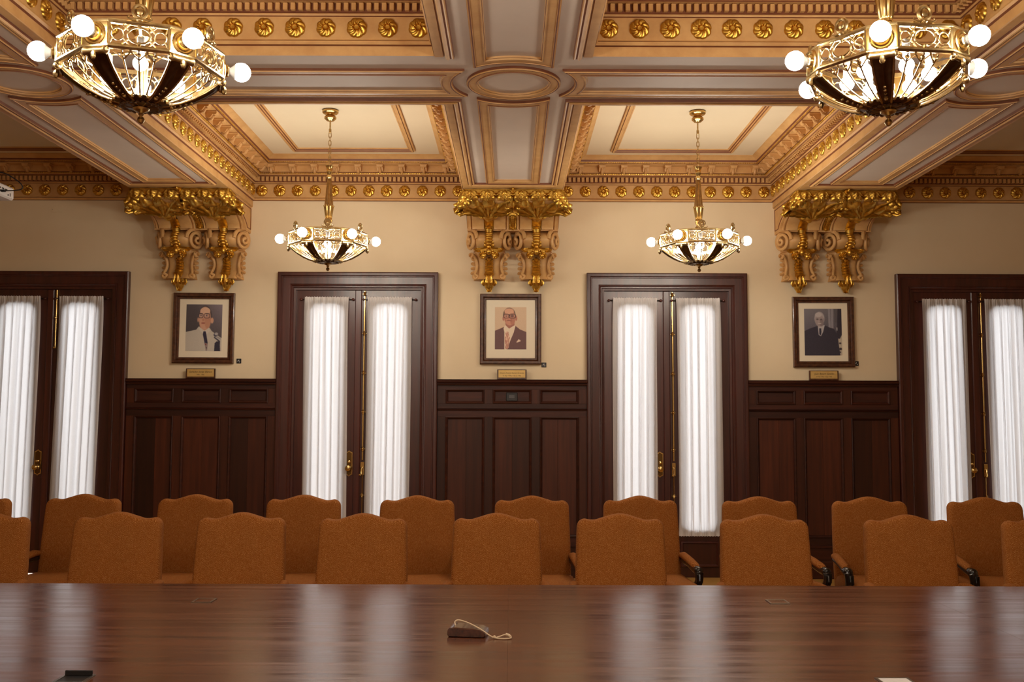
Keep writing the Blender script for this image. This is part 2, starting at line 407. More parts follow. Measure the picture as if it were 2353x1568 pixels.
def coffer(idx, cx, y0, y1, label, wall_side, orn):
    """cornice on the four sides of one coffer; orn lists which ornaments each side carries"""
    x0, x1 = cx-1.0885, cx+1.0885
    root = thing('trim_%d' % idx, label, 'cornice', ((x0+x1)/2, (y0+y1)/2, SOF), kind='structure')
    ox, oy = root.location.x, root.location.y
    C = [(x0, y0), (x1, y0), (x1, y1), (x0, y1)]; sg = [(1, 1), (-1, 1), (-1, -1), (1, -1)]
    for s in range(4):
        a, bq = s, (s+1) % 4; prof = PROF; pm = PM
        if wall_side and s == 2: prof = PROF[1:]; pm = PM[1:]
        m = MB(); rows = []
        for c in (a, bq): rows.append([(C[c][0]+sg[c][0]*p-ox, C[c][1]+sg[c][1]*p-oy, z-SOF) for p, z in prof])
        k = len(prof)
        m.add(rows[0]+rows[1], [(j, j+1, k+j+1, k+j) for j in range(k-1)], list(pm))
        m.build('cornice_moulding', ['tan_plaster', 'glaze_brown'], root, smooth=25)
    # sides: 0 near, 1 right, 2 far, 3 left ; ornament frames: origin, direction along, rotation so that -y points into the coffer
    sides = {0: ((x0, y0), (1, 0), PI, x1-x0), 1: ((x1, y0), (0, 1), -PI/2, y1-y0), 2: ((x0, y1), (1, 0), 0, x1-x0), 3: ((x0, y0), (0, 1), PI/2, y1-y0)}
    for s, o in orn.items():
        (px, py), (dx, dy), rz, Ls = sides[s]
        nx, ny = math.sin(rz), -math.cos(rz)                       # inward normal
        def at(t, p, z): return (px+dx*t+nx*p-ox, py+dy*t+ny*p-oy, z-SOF)
        if 'r' in o:
            n = round(Ls/.1815); st = Ls/n
            for k in range(n): ros(at(st*(k+.5), .012, 3.872), rz, root)
        if 'm' in o:
            n = round((Ls-.2)/.212); st = (Ls-.2)/n
            for k in range(n): modillion(at(.1+st*(k+.5), .1, 4.046), rz, root)
        if 'd' in o:
            n = round(Ls/.0445); st = Ls/n
            for k in range(n): dentil(at(st*(k+.5), .034, 3.963), rz, root)
        if 'D' in o or 'c' in o:
            m = MB(); n = round(Ls/.0445); st = Ls/n
            for k in range(n):
                c = at(st*(k+.5), .034, 3.963); M = T(*c) @ RZ(rz)
                if 'c' in o:
                    for sx in (-1, 1):
                        m.box(-.0045, .0045, -.03, 0, 0, .028, M=M @ T(sx*.0, 0, .022-.022*(sx < 0)) @ RY(sx*.75))
                else: m.box(-.0135, .0135, -.03, 0, 0, .044, M=M)
            tag(m.build('dentil_row', 'tan_plaster', root, smooth=0), kind='stuff')
        if 'b' in o:
            m = MB(); n = round(Ls/.018); st = Ls/n
            for k in range(n):
                t = st*(k+.5)
                if .09 < t < Ls-.09: m.ball(at(t, .094, 4.033), .0078, 6, 4)
                if .2 < t < Ls-.2: m.ball(at(t, .202, 4.124), .0062, 6, 4)
            tag(m.build('bead_row', 'gilt', root), kind='stuff')
    return root
coffer(1, BAYS[0], XB1, D, 'gilded rosette cornice of the coffer above the left middle door', True, {2: 'rmDb', 3: 'rmcb', 1: 'mb'})
coffer(2, BAYS[1], XB1, D, 'gilded rosette cornice of the coffer above the right middle door', True, {2: 'rmDb', 1: 'rmcb', 3: 'mb'})
coffer(3, BAYS[0], YF, XB0, 'rosette cornice of the coffer with the near left chandelier', False, {2: 'rmdb', 3: 'rmcb'})
coffer(4, BAYS[1], YF, XB0, 'rosette cornice of the coffer with the near right chandelier', False, {2: 'rmdb', 1: 'rmcb'})
coffer(5, OUTB[0], XB1, D, 'shadowed rosette cornice at the far left edge', True, {2: 'rmDb'})
coffer(6, OUTB[1], XB1, D, 'shadowed rosette cornice at the far right edge', True, {2: 'rmDb'})
coffer(7, OUTB[0], YF, XB0, 'cornice of the outer left coffer nearer the camera', False, {})
coffer(8, OUTB[1], YF, XB0, 'cornice of the outer right coffer nearer the camera', False, {})

# ------------------------------------------------------------------ ceiling beams with their strapwork
def arcpts(c, r, a0, a1, n): return [(c[0]+r*math.cos(a0+(a1-a0)*i/n), c[1]+r*math.sin(a0+(a1-a0)*i/n)) for i in range(n+1)]
def strap(m, outer, inner, z0=SOF, h=.022):
    n = len(outer)
    def ins(A, B, t): return [(a[0]+(q[0]-a[0])*t, a[1]+(q[1]-a[1])*t) for a, q in zip(A, B)]
    L3 = lambda P, z: [(p[0], p[1], z) for p in P]
    lv = [(0, 0, 0), (0, -h*.7, 1), (.08, -h*.7, 0), (.1, -h, 0), (.2, -h, 1), (.22, -h*.8, 0), (.8, -h*.8, 0), (.82, -h, 1), (.9, -h, 0), (.93, -h*.55, 0), (.97, -h*.5, 1), (1, 0, 0)]
    R = [L3(ins(outer, inner, t), z0+z) for t, z, _ in lv]
    for i in range(len(R)-1): m.loft(R[i], R[i+1], lv[i+1][2])
def panel_outline(lo, hi, hw, end_lo, end_hi, along, c):
    """closed outline of a soffit panel along an axis; end_* = (circle centre along axis, radius) for a concave end"""
    P = []; n = 14
    def end(e, base, rev):
        out = []
        for i in range(n+1):
            x = -hw+2*hw*i/n
            if e: y = e[0]+(1 if e[2] > 0 else -1)*math.sqrt(max(1e-6, e[1]**2-x*x))
            else: y = base
            out.append((x, y))
        return out[::-1] if rev else out
    P = end(end_lo, lo, False)+end(end_hi, hi, True)
    return [((c+x, y) if along == 'y' else (y, c-x)) for x, y in P]
def soffit_panel(root, along, c, lo, hi, elo, ehi, hw=.243, sw=.083):
    m = MB()
    ds = lambda e, s: (e[0], e[1]+s, e[2]) if e else None
    outer = panel_outline(lo, hi, hw, elo, ehi, along, c)
    inner = panel_outline(lo+sw, hi-sw, hw-sw, ds(elo, sw), ds(ehi, sw), along, c)
    strap(m, outer, inner); m.build('strap_frame', ['tan_plaster', 'glaze_brown'], root, smooth=25)
YC = (XB0+XB1)/2
EDG = [(0, -.001), (0, -.006), (.052, -.006), (.054, .004), (.062, .004), (.064, -.014), (.072, -.024), (.082, -.026), (.09, -.018), (.1, -.016), (.108, -.02), (.114, -.018), (.118, .002)]
EDM = [0, 0, 0, 1, 1, 0, 0, 0, 1, 0, 0, 1]
zz = lambda x, y, h: (x, y, SOF+h)
for i, cx in enumerate(BEAMS):
    nm = ('left', 'centre', 'right')[i]
    root = tag(MB().box(cx-BW+.002, cx+BW-.002, YF, D, SOF, SOF+.1).build('trim_%d' % (9+i), 'pale_plaster', smooth=0), 'plaster ceiling beam running to the %s corbel, panelled in tan strapwork' % nm, 'beam', kind='structure')
    YE = 9.03
    p = [(cx-BW, XB1), (cx-BW, YE), (cx+BW, YE), (cx+BW, XB1)]
    # moulding round the coffer edge: left run, wall end and right run
    L0 = BAYS[0]-3.11 if i == 0 else (BAYS[i-1]); R0 = BAYS[i] if i < 2 else OUTB[1]
    MB().miter([(R0, XB1), (cx+BW, XB1), (cx+BW, YE), (cx-BW, YE), (cx-BW, XB1), (L0, XB1)], EDG, False, zz, EDM).build('edge_moulding', ['tan_plaster', 'glaze_brown'], root, smooth=25)
    MB().box(cx-BW+.002, cx+BW-.002, YE-.001, D, SOF-.006, SOF+.01).build('end_board', 'tan_plaster', root, smooth=0)
    MB().miter([(cx-BW, XB0), (cx-BW, YF)], EDG, False, zz, EDM).build('edge_moulding', ['tan_plaster', 'glaze_brown'], root, smooth=25)
    MB().miter([(cx+BW, YF), (cx+BW, XB0)], EDG, False, zz, EDM).build('edge_moulding', ['tan_plaster', 'glaze_brown'], root, smooth=25)
    soffit_panel(root, 'y', cx, 0, 8.87, (YC, .385, 1), None)
    soffit_panel(root, 'y', cx, YF+.1, 0, None, (YC, .385, -1))
    m = MB(); strap(m, arcpts((cx, YC), .298, 0, 2*PI, 48)[:-1], arcpts((cx, YC), .222, 0, 2*PI, 48)[:-1]); m.build('roundel', ['tan_plaster', 'glaze_brown'], root, smooth=25)
segs = [(OL, BEAMS[0]-BW, 'outer left'), (BEAMS[0]+BW, BEAMS[1]-BW, 'left'), (BEAMS[1]+BW, BEAMS[2]-BW, 'right'), (BEAMS[2]+BW, OR_, 'outer right')]
for i, (a, c, nm) in enumerate(segs):
    root = tag(MB().box(a-.002, c+.002, XB0+.002, XB1-.002, SOF+.0005, SOF+.1).build('trim_%d' % (12+i), 'pale_plaster', smooth=0), 'cross beam of the ceiling between near and far coffers, %s stretch' % nm, 'beam', kind='structure')
    soffit_panel(root, 'x', YC, (a-BW if i else a+.2), c+BW, (a-BW, .385+.0, 1) if i else None, (c+BW, .385, -1) if i < 3 else None)

# ------------------------------------------------------------------ gilded corbels
def leaf(m, org, d, n, L_, W, curl=.8, lobes=4, nu=18, nv=11, mi=0, sway=0):
    """acanthus leaf: starts at org, grows along d with face normal n, tip curls towards n"""
    d = Vector(d).normalized(); n = Vector(n); n = (n-d*n.dot(d)).normalized(); s = d.cross(n)
    rows = []; pos = Vector(org); ang = 0; side = Vector()
    for i in range(nu+1):
        t = i/nu
        hw = W*(math.sin(PI*min(1, .12+.88*t)**.8)**.7)*(.72+.4*abs(math.sin(lobes*PI*t+.3))) if t < 1 else W*.06
        ang = curl*(t**1.8)*2.0-.25*math.sin(PI*t)
        dirn = d*math.cos(ang)+n*math.sin(ang); nn = n*math.cos(ang)-d*math.sin(ang)
        row = []
        for j in range(nv):
            u = -1+2*j/(nv-1)
            hgt = W*(.35*(1-abs(u))-.3*u*u+.16*math.cos(3.2*PI*u))
            row.append(tuple(pos+s*(u*hw+sway*t*t)+nn*hgt+dirn*(-.25*hw*abs(u)*math.cos(lobes*2*PI*t))))
        rows.append(row); pos = pos+dirn*(L_/nu)
    m.grid(rows, mi)
def cav(a): a = a*.722; return (9.79-.62*(1-math.cos(a))/.5774, 3.44+.2*math.sin(a)/.9063)
def corbel(cx, label):
    root = thing('corbel', label, 'corbel', (cx, D, SOF), group=None)
    Q = lambda x, y, z: (x, y-D, z-SOF)
    N_ = 14; A = [i/N_*PI/2 for i in range(N_+1)]
    def curved(name, x0, x1, off, mt, ch=.008, parent=root):
        m = MB(); rows = []
        for a in A:
            y, z = cav(a); ny, nz = -math.cos(a), -math.sin(a)*.0-.0
            ny, nz = -math.cos(a*.85), -math.sin(a*.85)
            y2, z2 = y+ny*off, z+nz*off
            rows.append([Q(x0, y, z), Q(x0, y2, z2+0), Q(x0+ch, y2+ny*.004, z2+nz*.004), Q(x1-ch, y2+ny*.004, z2+nz*.004), Q(x1, y2, z2), Q(x1, y, z)])
        m.grid(rows, 0); m.face([r for r in rows[0]][::-1]); m.face(rows[-1])
        return m.build(name, mt, parent, smooth=40)
    # core block with the S-curved front
    pr = [(D, 3.44)]+[cav(a) for a in A]+[(9.17, 3.705), (D, 3.705)]
    m = MB(); Lp = [Q(-.452, y, z) for y, z in pr]; Rp = [Q(.452, y, z) for y, z in pr]
    m.loft(Lp, Rp); m.face(Lp[::-1]); m.face(Rp); m.box(-.45, .45, -.215, 0, -.279, -.268)
    m.build('body', 'tan_plaster', root, smooth=40)
    # incised side panels
    for s in (-1, 1):
        m = MB()
        pp = [(-.03, -.24), (-.15, -.24)]+[(cav(a)[0]-D+.07, cav(a)[1]-SOF-.0) for a in A[3:-3]]+[(-.72, -.03), (-.03, -.03)]
        for k in range(len(pp)):
            a, bq = pp[k], pp[(k+1) % len(pp)]
            m.tube([(s*.453, a[0], a[1]), (s*.453, bq[0], bq[1])], .005, 5)
        m.build('side_moulding', 'glaze_brown', root)
    for c in (-.236, .236):
        for s in (-1, 1):
            a, e = sorted((c+s*.05, c+s*.165)); curved('fluted_band', a, e, .028, 'tan_plaster', .012)
            a, e = sorted((c+s*.175, c+s*.195)); curved('fillet', a, e, .014, 'tan_plaster', .004)
        curved('gilt_channel', c-.046, c+.046, .004, 'gilt', .02)
    # garland of beads in the middle
    m = MB()
    for k in range(15):
        a = (k+.5)/15*1.25; y, z = cav(a); M = T(*Q(0, y-.012*math.cos(a), z-.012*math.sin(a))) @ RX(-a)
        m.ball((0, 0, 0), (.02, .018, .0125), 8, 5, M=M)
        for s in (-1, 1): m.ball((s*.027, .006, .006), (.013, .014, .011), 6, 4, M=M)
    m.build('bead_garland', 'gilt', root)
    # acanthus crown
    def crown(org, d, n, L_, W, **k):
        mm = MB(); leaf(mm, org, d, n, L_, W, **k); return mm.build('acanthus_leaf', 'gilt', root, smooth=180, solid=.007)
    MB().box(-.462, .462, -.862, -.80, -.05, -.002, .008).build('gilt_lip', 'gilt', root)
    tv = Vector((0, -.93, .36)); nv_ = Vector((0, -.36, -.93))
    def fan(cx_, y, z, specs, sc=1.0):
        for a, L_, W, cu in specs:
            a = math.radians(a); d = Vector((math.sin(a), 0, 0))+tv*math.cos(a)
            crown((cx_+.03*math.sin(a), y-.02*math.cos(a), z), d, nv_+Vector((.35*math.sin(a), -.25, 0)), L_*sc, W*sc, curl=cu)
    for c in (-.236, .236):
        m = MB(); rows = []; nu2, nv2 = 72, 22
        for iv in range(nv2+1):
            v = iv/nv2; row = []
            for iu in range(nu2+1):
                u = -1+2*iu/nu2; x = c+u*.236
                a0 = .55+.55*abs(u)**1.5-.05*math.cos(u*9)
                a = a0+(PI/2-a0)*v; y, z = cav(a)
                if v > .8: z += (v-.8)/.2*.03
                phi = math.atan2(u*1.15, .12+v*.9); rad = math.hypot(u*1.1, v)
                rid = math.cos(phi*8+1.5*math.sin(rad*4)); lob = abs(math.cos(phi*4.5+2.2*rad))
                off = .012+.055*math.sin(PI*min(1, .12+.88*v))**.8*(.75+.5*lob)+.022*rid+.022*math.sin(rad*9+phi*2)*(1-v*.4)
                if iv == 0: off = -.004
                sx = .02*math.sin(phi*9+rad*7)
                row.append(Q(x+sx*(1-abs(u)**6), y-off*math.cos(a*.7), z-off*math.sin(a*.7)))
            rows.append(row)
        m.grid(rows); m.build('acanthus_bed', 'gilt', root, smooth=120)
        fan(c, -.54, -.18, [(34, .36, .085, .34), (-34, .36, .085, .34), (62, .33, .075, .34), (-62, .33, .075, .34), (86, .27, .06, .4), (-86, .27, .06, .4), (0, .34, .08, .45)])
        m = MB(); m.ball((c, -.5, -.19), (.06, .07, .04), 12, 7); m.ball((c-.06, -.49, -.185), .034, 8, 5); m.ball((c+.06, -.49, -.185), .034, 8, 5); m.ball((c, -.45, -.21), (.035, .05, .03), 8, 5); m.build('acanthus_boss', 'gilt', root)
        for x in (-.16, 0, .16):
            crown((c+x, -.865, -.03), (0, -.1, -1), (0, -1, .1), .075, .095, curl=.2, lobes=2, nu=14, nv=13)
    fan(0, -.54, -.13, [(0, .40, .08, .3), (20, .34, .055, .45), (-20, .34, .055, .45)])
    for s in (-1, 1):
        crown((s*.43, -.84, -.02), (s*.45, .15, -.9), (s*.8, -1, -.1), .17, .08, curl=.45)
        crown((s*.45, -.62, -.06), (s*.25, -.3, -.4), (s*1, -.3, -.3), .2, .07, curl=.45)
    # the two scrolled consoles
    for ci, c in enumerate((-.236, .236)):
        con = None
        Z0, Z1, Z2 = 2.955-SOF, 3.245-SOF, 3.44-SOF
        m = MB(); rows = []; S = []
        for i in range(17):
            t = i/16; z = Z1+(Z2-Z1)*t; dep = .13+.15*math.sin(PI*min(1, max(0, t)))**.8; S.append((z, dep, .15+.035*math.sin(PI*t), .1))
        for i in range(15):
            t = i/14; z = Z1-(Z1-Z0)*t; dep = .155-.085*math.sin(PI*t**.9)+.0*t; S.insert(0, (z, dep, .168-.01*t-.028*math.sin(PI*t), .105-.02*t))
        S.sort()
        for z, dep, bw, fw in S:
            rows.append([(c-bw, 0, z), (c-bw*.92, -dep*.4, z), (c-(bw*.35+fw*.65), -dep*.86, z), (c-fw, -dep*.97, z), (c-fw*.5, -dep*1.02+.012, z), (c, -dep*1.03+.03, z), (c+fw*.5, -dep*1.02+.012, z), (c+fw, -dep*.97, z), (c+(bw*.35+fw*.65), -dep*.86, z), (c+bw*.92, -dep*.4, z), (c+bw, 0, z)])
        m.grid(rows); m.face(rows[0]); m.face(rows[-1][::-1])
        con = m.build('console', 'tan_plaster', root, smooth=50)
        for s in (-1, 1):
            # spiral of the upper volute on the splayed side
            m = MB(); pts = []; zc = (Z1+Z2)/2
            ux = Vector((s*.42, .9, 0)).normalized()
            o = Vector((c+s*.148, -.15, zc))
            for k in range(44):
                a = k/43*4.3*PI; r = .094*(1-k/43)**.75+.012
                pts.append(tuple(o+ux*(-r*math.cos(a)*1.05)+Vector((0, 0, r*math.sin(a)))+Vector((s*.016, -.006, 0))*(1+k/16)))
            m.tube(pts, [.021-.009*k/43 for k in range(44)], 8); m.ball(tuple(Vector(pts[-1])), .018, 8, 5)
            m.build('volute', 'tan_plaster', con)
            # lower C-scroll edge with curled ends and small leaves
            m = MB(); pts = []
            for k in range(13):
                a = -.5+k/12*1.6*PI; r = .008+.016*k/12; pts.append((c+s*(.182-.0+r*math.cos(a)), -.10+.01*math.sin(a), Z1-.045+r*math.sin(a)*1.1))
            for k in range(1, 14):
                t = k/14; pts.append((c+s*(.165-.035*math.sin(PI*t)-.015*t), -.135+.05*math.sin(PI*t), Z1-.02-(Z1-Z0-.055)*t))
            for k in range(13):
                a = PI*.9+k/12*1.6*PI; r = .026-.018*k/12; pts.append((c+s*(.162-r*math.cos(a)*-1-.02), -.11, Z0+.03+r*math.sin(a)*1.0))
            m.tube(pts, .0155, 8)
            for k in range(4): leaf(m, (c+s*(.142+.002*k), -.07, Z1-.085-.043*k), (s*.9, .2, .35-.2*k), (0, -1, 0), .04, .02, curl=.5, lobes=2, nu=7, nv=5)
            m.build('scroll_edge', 'tan_plaster', con)
        # gilt drop down the middle
        m = MB(); z = Z2+.02
        m.lathe([(.03, 0), (.045, -.02), (.034, -.05), (.04, -.06)], 12, M=T(c, -.215, z))
        for k in range(7):
            zk = Z2-.04-k*.026; dep = .13+.15*math.sin(PI*(zk-Z1)/(Z2-Z1)) if zk > Z1 else .13
            m.ball((c, -dep*.9-.01, zk), (.046-.002*k, .04, .021), 12, 7)
            for s in (-1, 1): m.ball((c+s*.036, -dep*.88, zk-.01), (.02, .024, .021), 8, 5)
        m.build('husk_garland', 'gilt', con)
        m = MB()
        for s in (-1, 1):
            leaf(m, (c, -.2, Z1+.012), (s*1, .1, -.1), (0, -1, .4), .15, .035, curl=.5, lobes=3)
            leaf(m, (c+s*.03, -.19, Z1), (s*.7, 0, -.8), (0, -1, 0), .1, .03, curl=.6, lobes=2)
            m.ball((c+s*.062, -.165, Z1-.055), (.034, .034, .036), 10, 6)
            for q in range(6): m.ball((c+s*.062+.026*math.cos(q), -.185, Z1-.055+.026*math.sin(q)), .012, 6, 4)
        m.ball((c, -.21, Z1-.02), (.028, .03, .036), 10, 6)
        m.build('fruit_cluster', 'gilt', con, smooth=100)
        m = MB()
        for k in range(6):
            zk = Z1-.08-k*.031; t = (Z1-zk)/(Z1-Z0); dep = .155-.085*math.sin(PI*t**.9)
            m.ball((c, -dep-.006, zk), (.025+.005*k, .03, .022), 10, 6)
            for s in (-1, 1): m.ball((c+s*.028, -dep, zk-.012), (.016, .018, .017), 6, 4)
        m.build('husk_drop', 'gilt', con)
        m = MB()
        for k in range(7):
            a = PI*(k/6); leaf(m, (c+.035*math.cos(a), -.07-.05*math.sin(a), Z0+.045), (.35*math.cos(a), -.25*math.sin(a), -1), (math.cos(a), -math.sin(a)-.2, .1), .1, .045, curl=.3, lobes=2, nu=8, nv=7)
        for k in range(5):
            a = PI*(k/4); leaf(m, (c+.02*math.cos(a), -.07-.03*math.sin(a), Z0-.02), (.1*math.cos(a), -.05, -1), (math.cos(a), -math.sin(a)-.2, .1), .1, .026, curl=-.05, lobes=1, nu=8, nv=7)
        m.lathe([(.02, Z0+.06), (.05, Z0+.03), (.058, Z0-.01), (.046, Z0-.05), (.042, Z0-.075), (.024, Z0-.105), (.004, Z0-.122)][::-1], 12, M=T(c, -.065, 0))
        m.build('pendant', 'gilt', con, smooth=100)
    return root
cb = corbel(BEAMS[0], 'gilded acanthus corbel with paired scroll consoles above the white jacket portrait')
for cx, lb in ((BEAMS[1], 'gilded acanthus corbel with paired scroll consoles above the maroon suit portrait'), (BEAMS[2], 'gilded acanthus corbel with paired scroll consoles above the dark blue portrait')):
    c = copy_tree(cb); c.location.x = cx; c['label'] = lb

# ------------------------------------------------------------------ doors
CAS = [(0, 0), (0, .055), (.01, .062), (.034, .062), (.042, .05), (.05, .05), (.054, .044), (.118, .04), (.124, .034), (.132, .036), (.14, .026), (.15, .026), (.156, .012), (.176, .008), (.18, -.06)]
def rrect(x0, x1, z0, z1, r, n=6):
    P = []
    for cx, cz, a in ((x1-r, z1-r, 0), (x0+r, z1-r, PI/2), (x0+r, z0+r, PI), (x1-r, z0+r, 1.5*PI)):
        P += [(cx+r*math.cos(a+PI/2*i/n), cz+r*math.sin(a+PI/2*i/n)) for i in range(n+1)]
    return P
def leaf_door(parent, x0, x1, z0):
    P = rrect(x0+.15, x1-.15, .47, 2.71, .085); cx, cz = (x0+x1)/2, (.47+2.71)/2
    O = []
    n = len(P)//4
    for i, (x, z) in enumerate(P):
        q = i//n; j = i % n
        X = x1 if q in (0, 3) else x0; Z = DZ if q in (0, 1) else z0
        h = (n-1)/2
        if (q in (0, 2)): O.append((X, Z if j >= h else z) if j != round(h) else (X, Z)) if j < h else O.append((x if j > h else X, Z))
        else: O.append((x if j < h else X, Z if j <= h else z))
    m = MB(); ya, yb = .025, .07
    f3 = lambda PP, y: [(p[0], y, p[1]) for p in PP]
    m.loft(f3(O, ya), f3(P, ya)); m.loft(f3(P, ya), f3(P, yb)); m.loft(f3(P, yb), f3(O, yb)); m.loft(f3(O, yb), f3(O, ya))
    lf = m.build('door_leaf', 'mahogany', parent, smooth=0)
    g = MB(); g.box(x0+.14, x1-.14, .045, .051, .46, 2.72); g.build('pane', 'window_glass', lf, smooth=0)
    # kick panel moulding
    MB().miter([(x0+.12, .1), (x1-.12, .1), (x1-.12, .36), (x0+.12, .36)], [(0, .024), (.006, .012), (.02, .01), (.03, .024)], True, lambda x, z, h: (x, h, z)).build('panel_moulding', 'mahogany', lf, smooth=30)
    return lf
DLAB = ('leftmost of the four dark double doors, cut off by the photo edge', 'dark double door between the left and centre wainscot panels', 'dark double door between the centre and right wainscot panels', 'rightmost of the four dark double doors, cut off by the photo edge')
for i, cx in enumerate(DOORX):
    root = thing('door_%d' % (i+1), DLAB[i], 'door', (cx, D, 0), kind='structure')
    W = .806; HT = 3.035
    MB().miter([(W, 0), (W, HT), (-W, HT), (-W, 0)], CAS, False, lambda x, z, h: (x, -h, z)).build('casing', 'mahogany', root, smooth=25)
    l1 = leaf_door(root, -DH, -.004, (.022 if i == 0 else .0005)); l2 = leaf_door(root, .004, DH, .0005)
    MB().box(-.034, .034, .008, .03, .02, DZ, .008).build('astragal', 'mahogany', l2, smooth=20)
    # lock plate with knob and thumb turn on the left leaf
    m = MB(); px = -.075
    for (w_, a, e, y, mi_) in ((.034, .985, 1.245, .02, 0), (.027, .993, 1.237, .018, 1)):
        P = [(px-w_, a+.02), (px-w_*.4, a+.012), (px, a), (px+w_*.4, a+.012), (px+w_, a+.02), (px+w_, e-.02), (px+w_*.4, e-.012), (px, e), (px-w_*.4, e-.012), (px-w_, e-.02)]
        m.loft([(x, .026, z) for x, z in P], [(x, y, z) for x, z in P], mi_); m.face([(x, y, z) for x, z in P], mi_)
    m.lathe([(.028, .0), (.02, .012), (.012, .02), (.012, .035), (.024, .042), (.03, .055), (.028, .066), (.016, .075), (.002, .077)], 18, M=T(px, .018, 1.07) @ RX(PI/2))
    m.lathe([(.018, 0), (.016, .008), (.008, .012), (.008, .02), (.014, .026), (.013, .034), (.002, .04)], 14, M=T(px+.003, .018, 1.13) @ RX(PI/2))
    m.build('lock_plate', ['brass', 'dark_reflection_brass'], l1)
    # cremone bolt on the right leaf
    bx = .062
    m = MB()
    if i == 0:
        m.tube([(bx, .008, DZ-.01), (bx, .008, 2.27)], .009, 10); m.box(bx-.014, bx+.014, -.008, .026, 2.26, 2.275, .002)
        m.ball((bx, .004, 2.57), (.016, .014, .01), 8, 5)
    else:
        m.tube([(bx, .008, DZ-.01), (bx, .008, 1.15)], .0088, 10); m.tube([(bx, .012, 1.0), (bx, .012, .55)], .005, 8)
        for z in (2.82, 2.42, 2.02, 1.63, 1.26, .80):
            m.lathe([(.01, -.022), (.017, -.016), (.011, -.008), (.016, 0), (.011, .008), (.017, .016), (.01, .022)], 12, M=T(bx, .008, z))
            m.tube([(bx-.022, .02, z), (bx+.022, .02, z)], .006, 6)
        m.box(bx-.019, bx+.019, -.004, .026, 1.0, 1.13, .004)
        m.ball((bx, -.008, 1.075), .014, 10, 6)
        m.tube([(bx, -.014, 1.075), (bx-.006, -.03, 1.04), (bx-.004, -.034, 1.015), (bx-.016, -.034, 1.0), (bx-.026, -.034, 1.008)], [.008, .007, .007, .008, .009], 8)
    m.build('cremone_bolt', 'brass', l2)
    # sheer curtains on their rods
    for s in (-1, 1):
        xc = cx+s*(DH+.004)/2
        nmx = ('left leaf', 'right leaf')[s > 0]
        where = ('the leftmost door', 'the left middle door', 'the right middle door', 'the rightmost door')[i]
        cr = thing('sheer_curtain', 'white sheer gathered curtain on the %s of %s' % (nmx, where), 'curtain', (xc, D-.012, 2.775), group='sheer curtains on the doors')
        rng = random.Random(i*10+s)
        hw, top, bot = .222, .012, -2.365
        nu_, nz_ = 150, 34; rows = []; ph = [rng.uniform(0, 6.28) for _ in range(6)]
        lean = rng.uniform(-.012, .012)
        if i == 0: lean = -.028 - .01*(s > 0)
        if i == 3: lean = .014
        for k in range(nz_+1):
            t = k/nz_; z = top+(bot-top)*t
            g = math.exp(-t*16)+math.exp(-(1-t)*22)
            row = []
            for j in range(nu_+1):
                u = j/nu_; x = (-hw+2*hw*u)*(1+.0*t)+lean*t
                a = .014*math.sin(2*PI*6*u+ph[0]+.5*math.sin(3*t+ph[1])+1.2*math.sin(2*PI*u+ph[5]))+.005*math.sin(2*PI*11.3*u+ph[2]+1.0*t)+.004*math.sin(2*PI*3.1*u+ph[3])
                a = a*(1-.7*g)+.003*g*math.sin(2*PI*24*u+ph[4])
                x += .01*math.sin(2*PI*6*u+ph[0]+.5*math.sin(3*t+ph[1])+1.2*math.sin(2*PI*u+ph[5])+1.3)*(1-g)
                zz_ = z + (.0025*math.sin(2*PI*17*u+ph[5])+.0015*math.sin(2*PI*29*u) if k in (0, nz_) else 0)
                off = -.014 if 1 <= k <= 1 else 0
                row.append((x, a, zz_))
            rows.append(row)
        fab = MB().grid(rows).build('fabric', 'sheer_linen', cr, smooth=180)
        ga = fab.data.attributes.new('gather', 'FLOAT', 'POINT'); va = []
        for k in range(nz_+1):
            for j in range(nu_+1):
                p, q = rows[k][max(0, j-1)], rows[k][min(nu_, j+1)]
                va.append(1.0 if k < 1 or k >= nz_ else min(1, abs(q[1]-p[1])/max(1e-4, abs(q[0]-p[0]))/2.2))
        ga.data.foreach_set('value', va)
        m = MB().tube([(-.262, .02, -.012), (.262, .02, -.012)], .006, 8); rd = m.build('rod', 'black_wood', cr)
        for e in (-1, 1):
            f_ = MB().ball((e*.262, .016, -.012), (.016, .013, .013), 10, 6); f_.box(e*.262-.005, e*.262+.005, .012, .034, -.017, -.007); f_.build('finial', 'mahogany', rd)

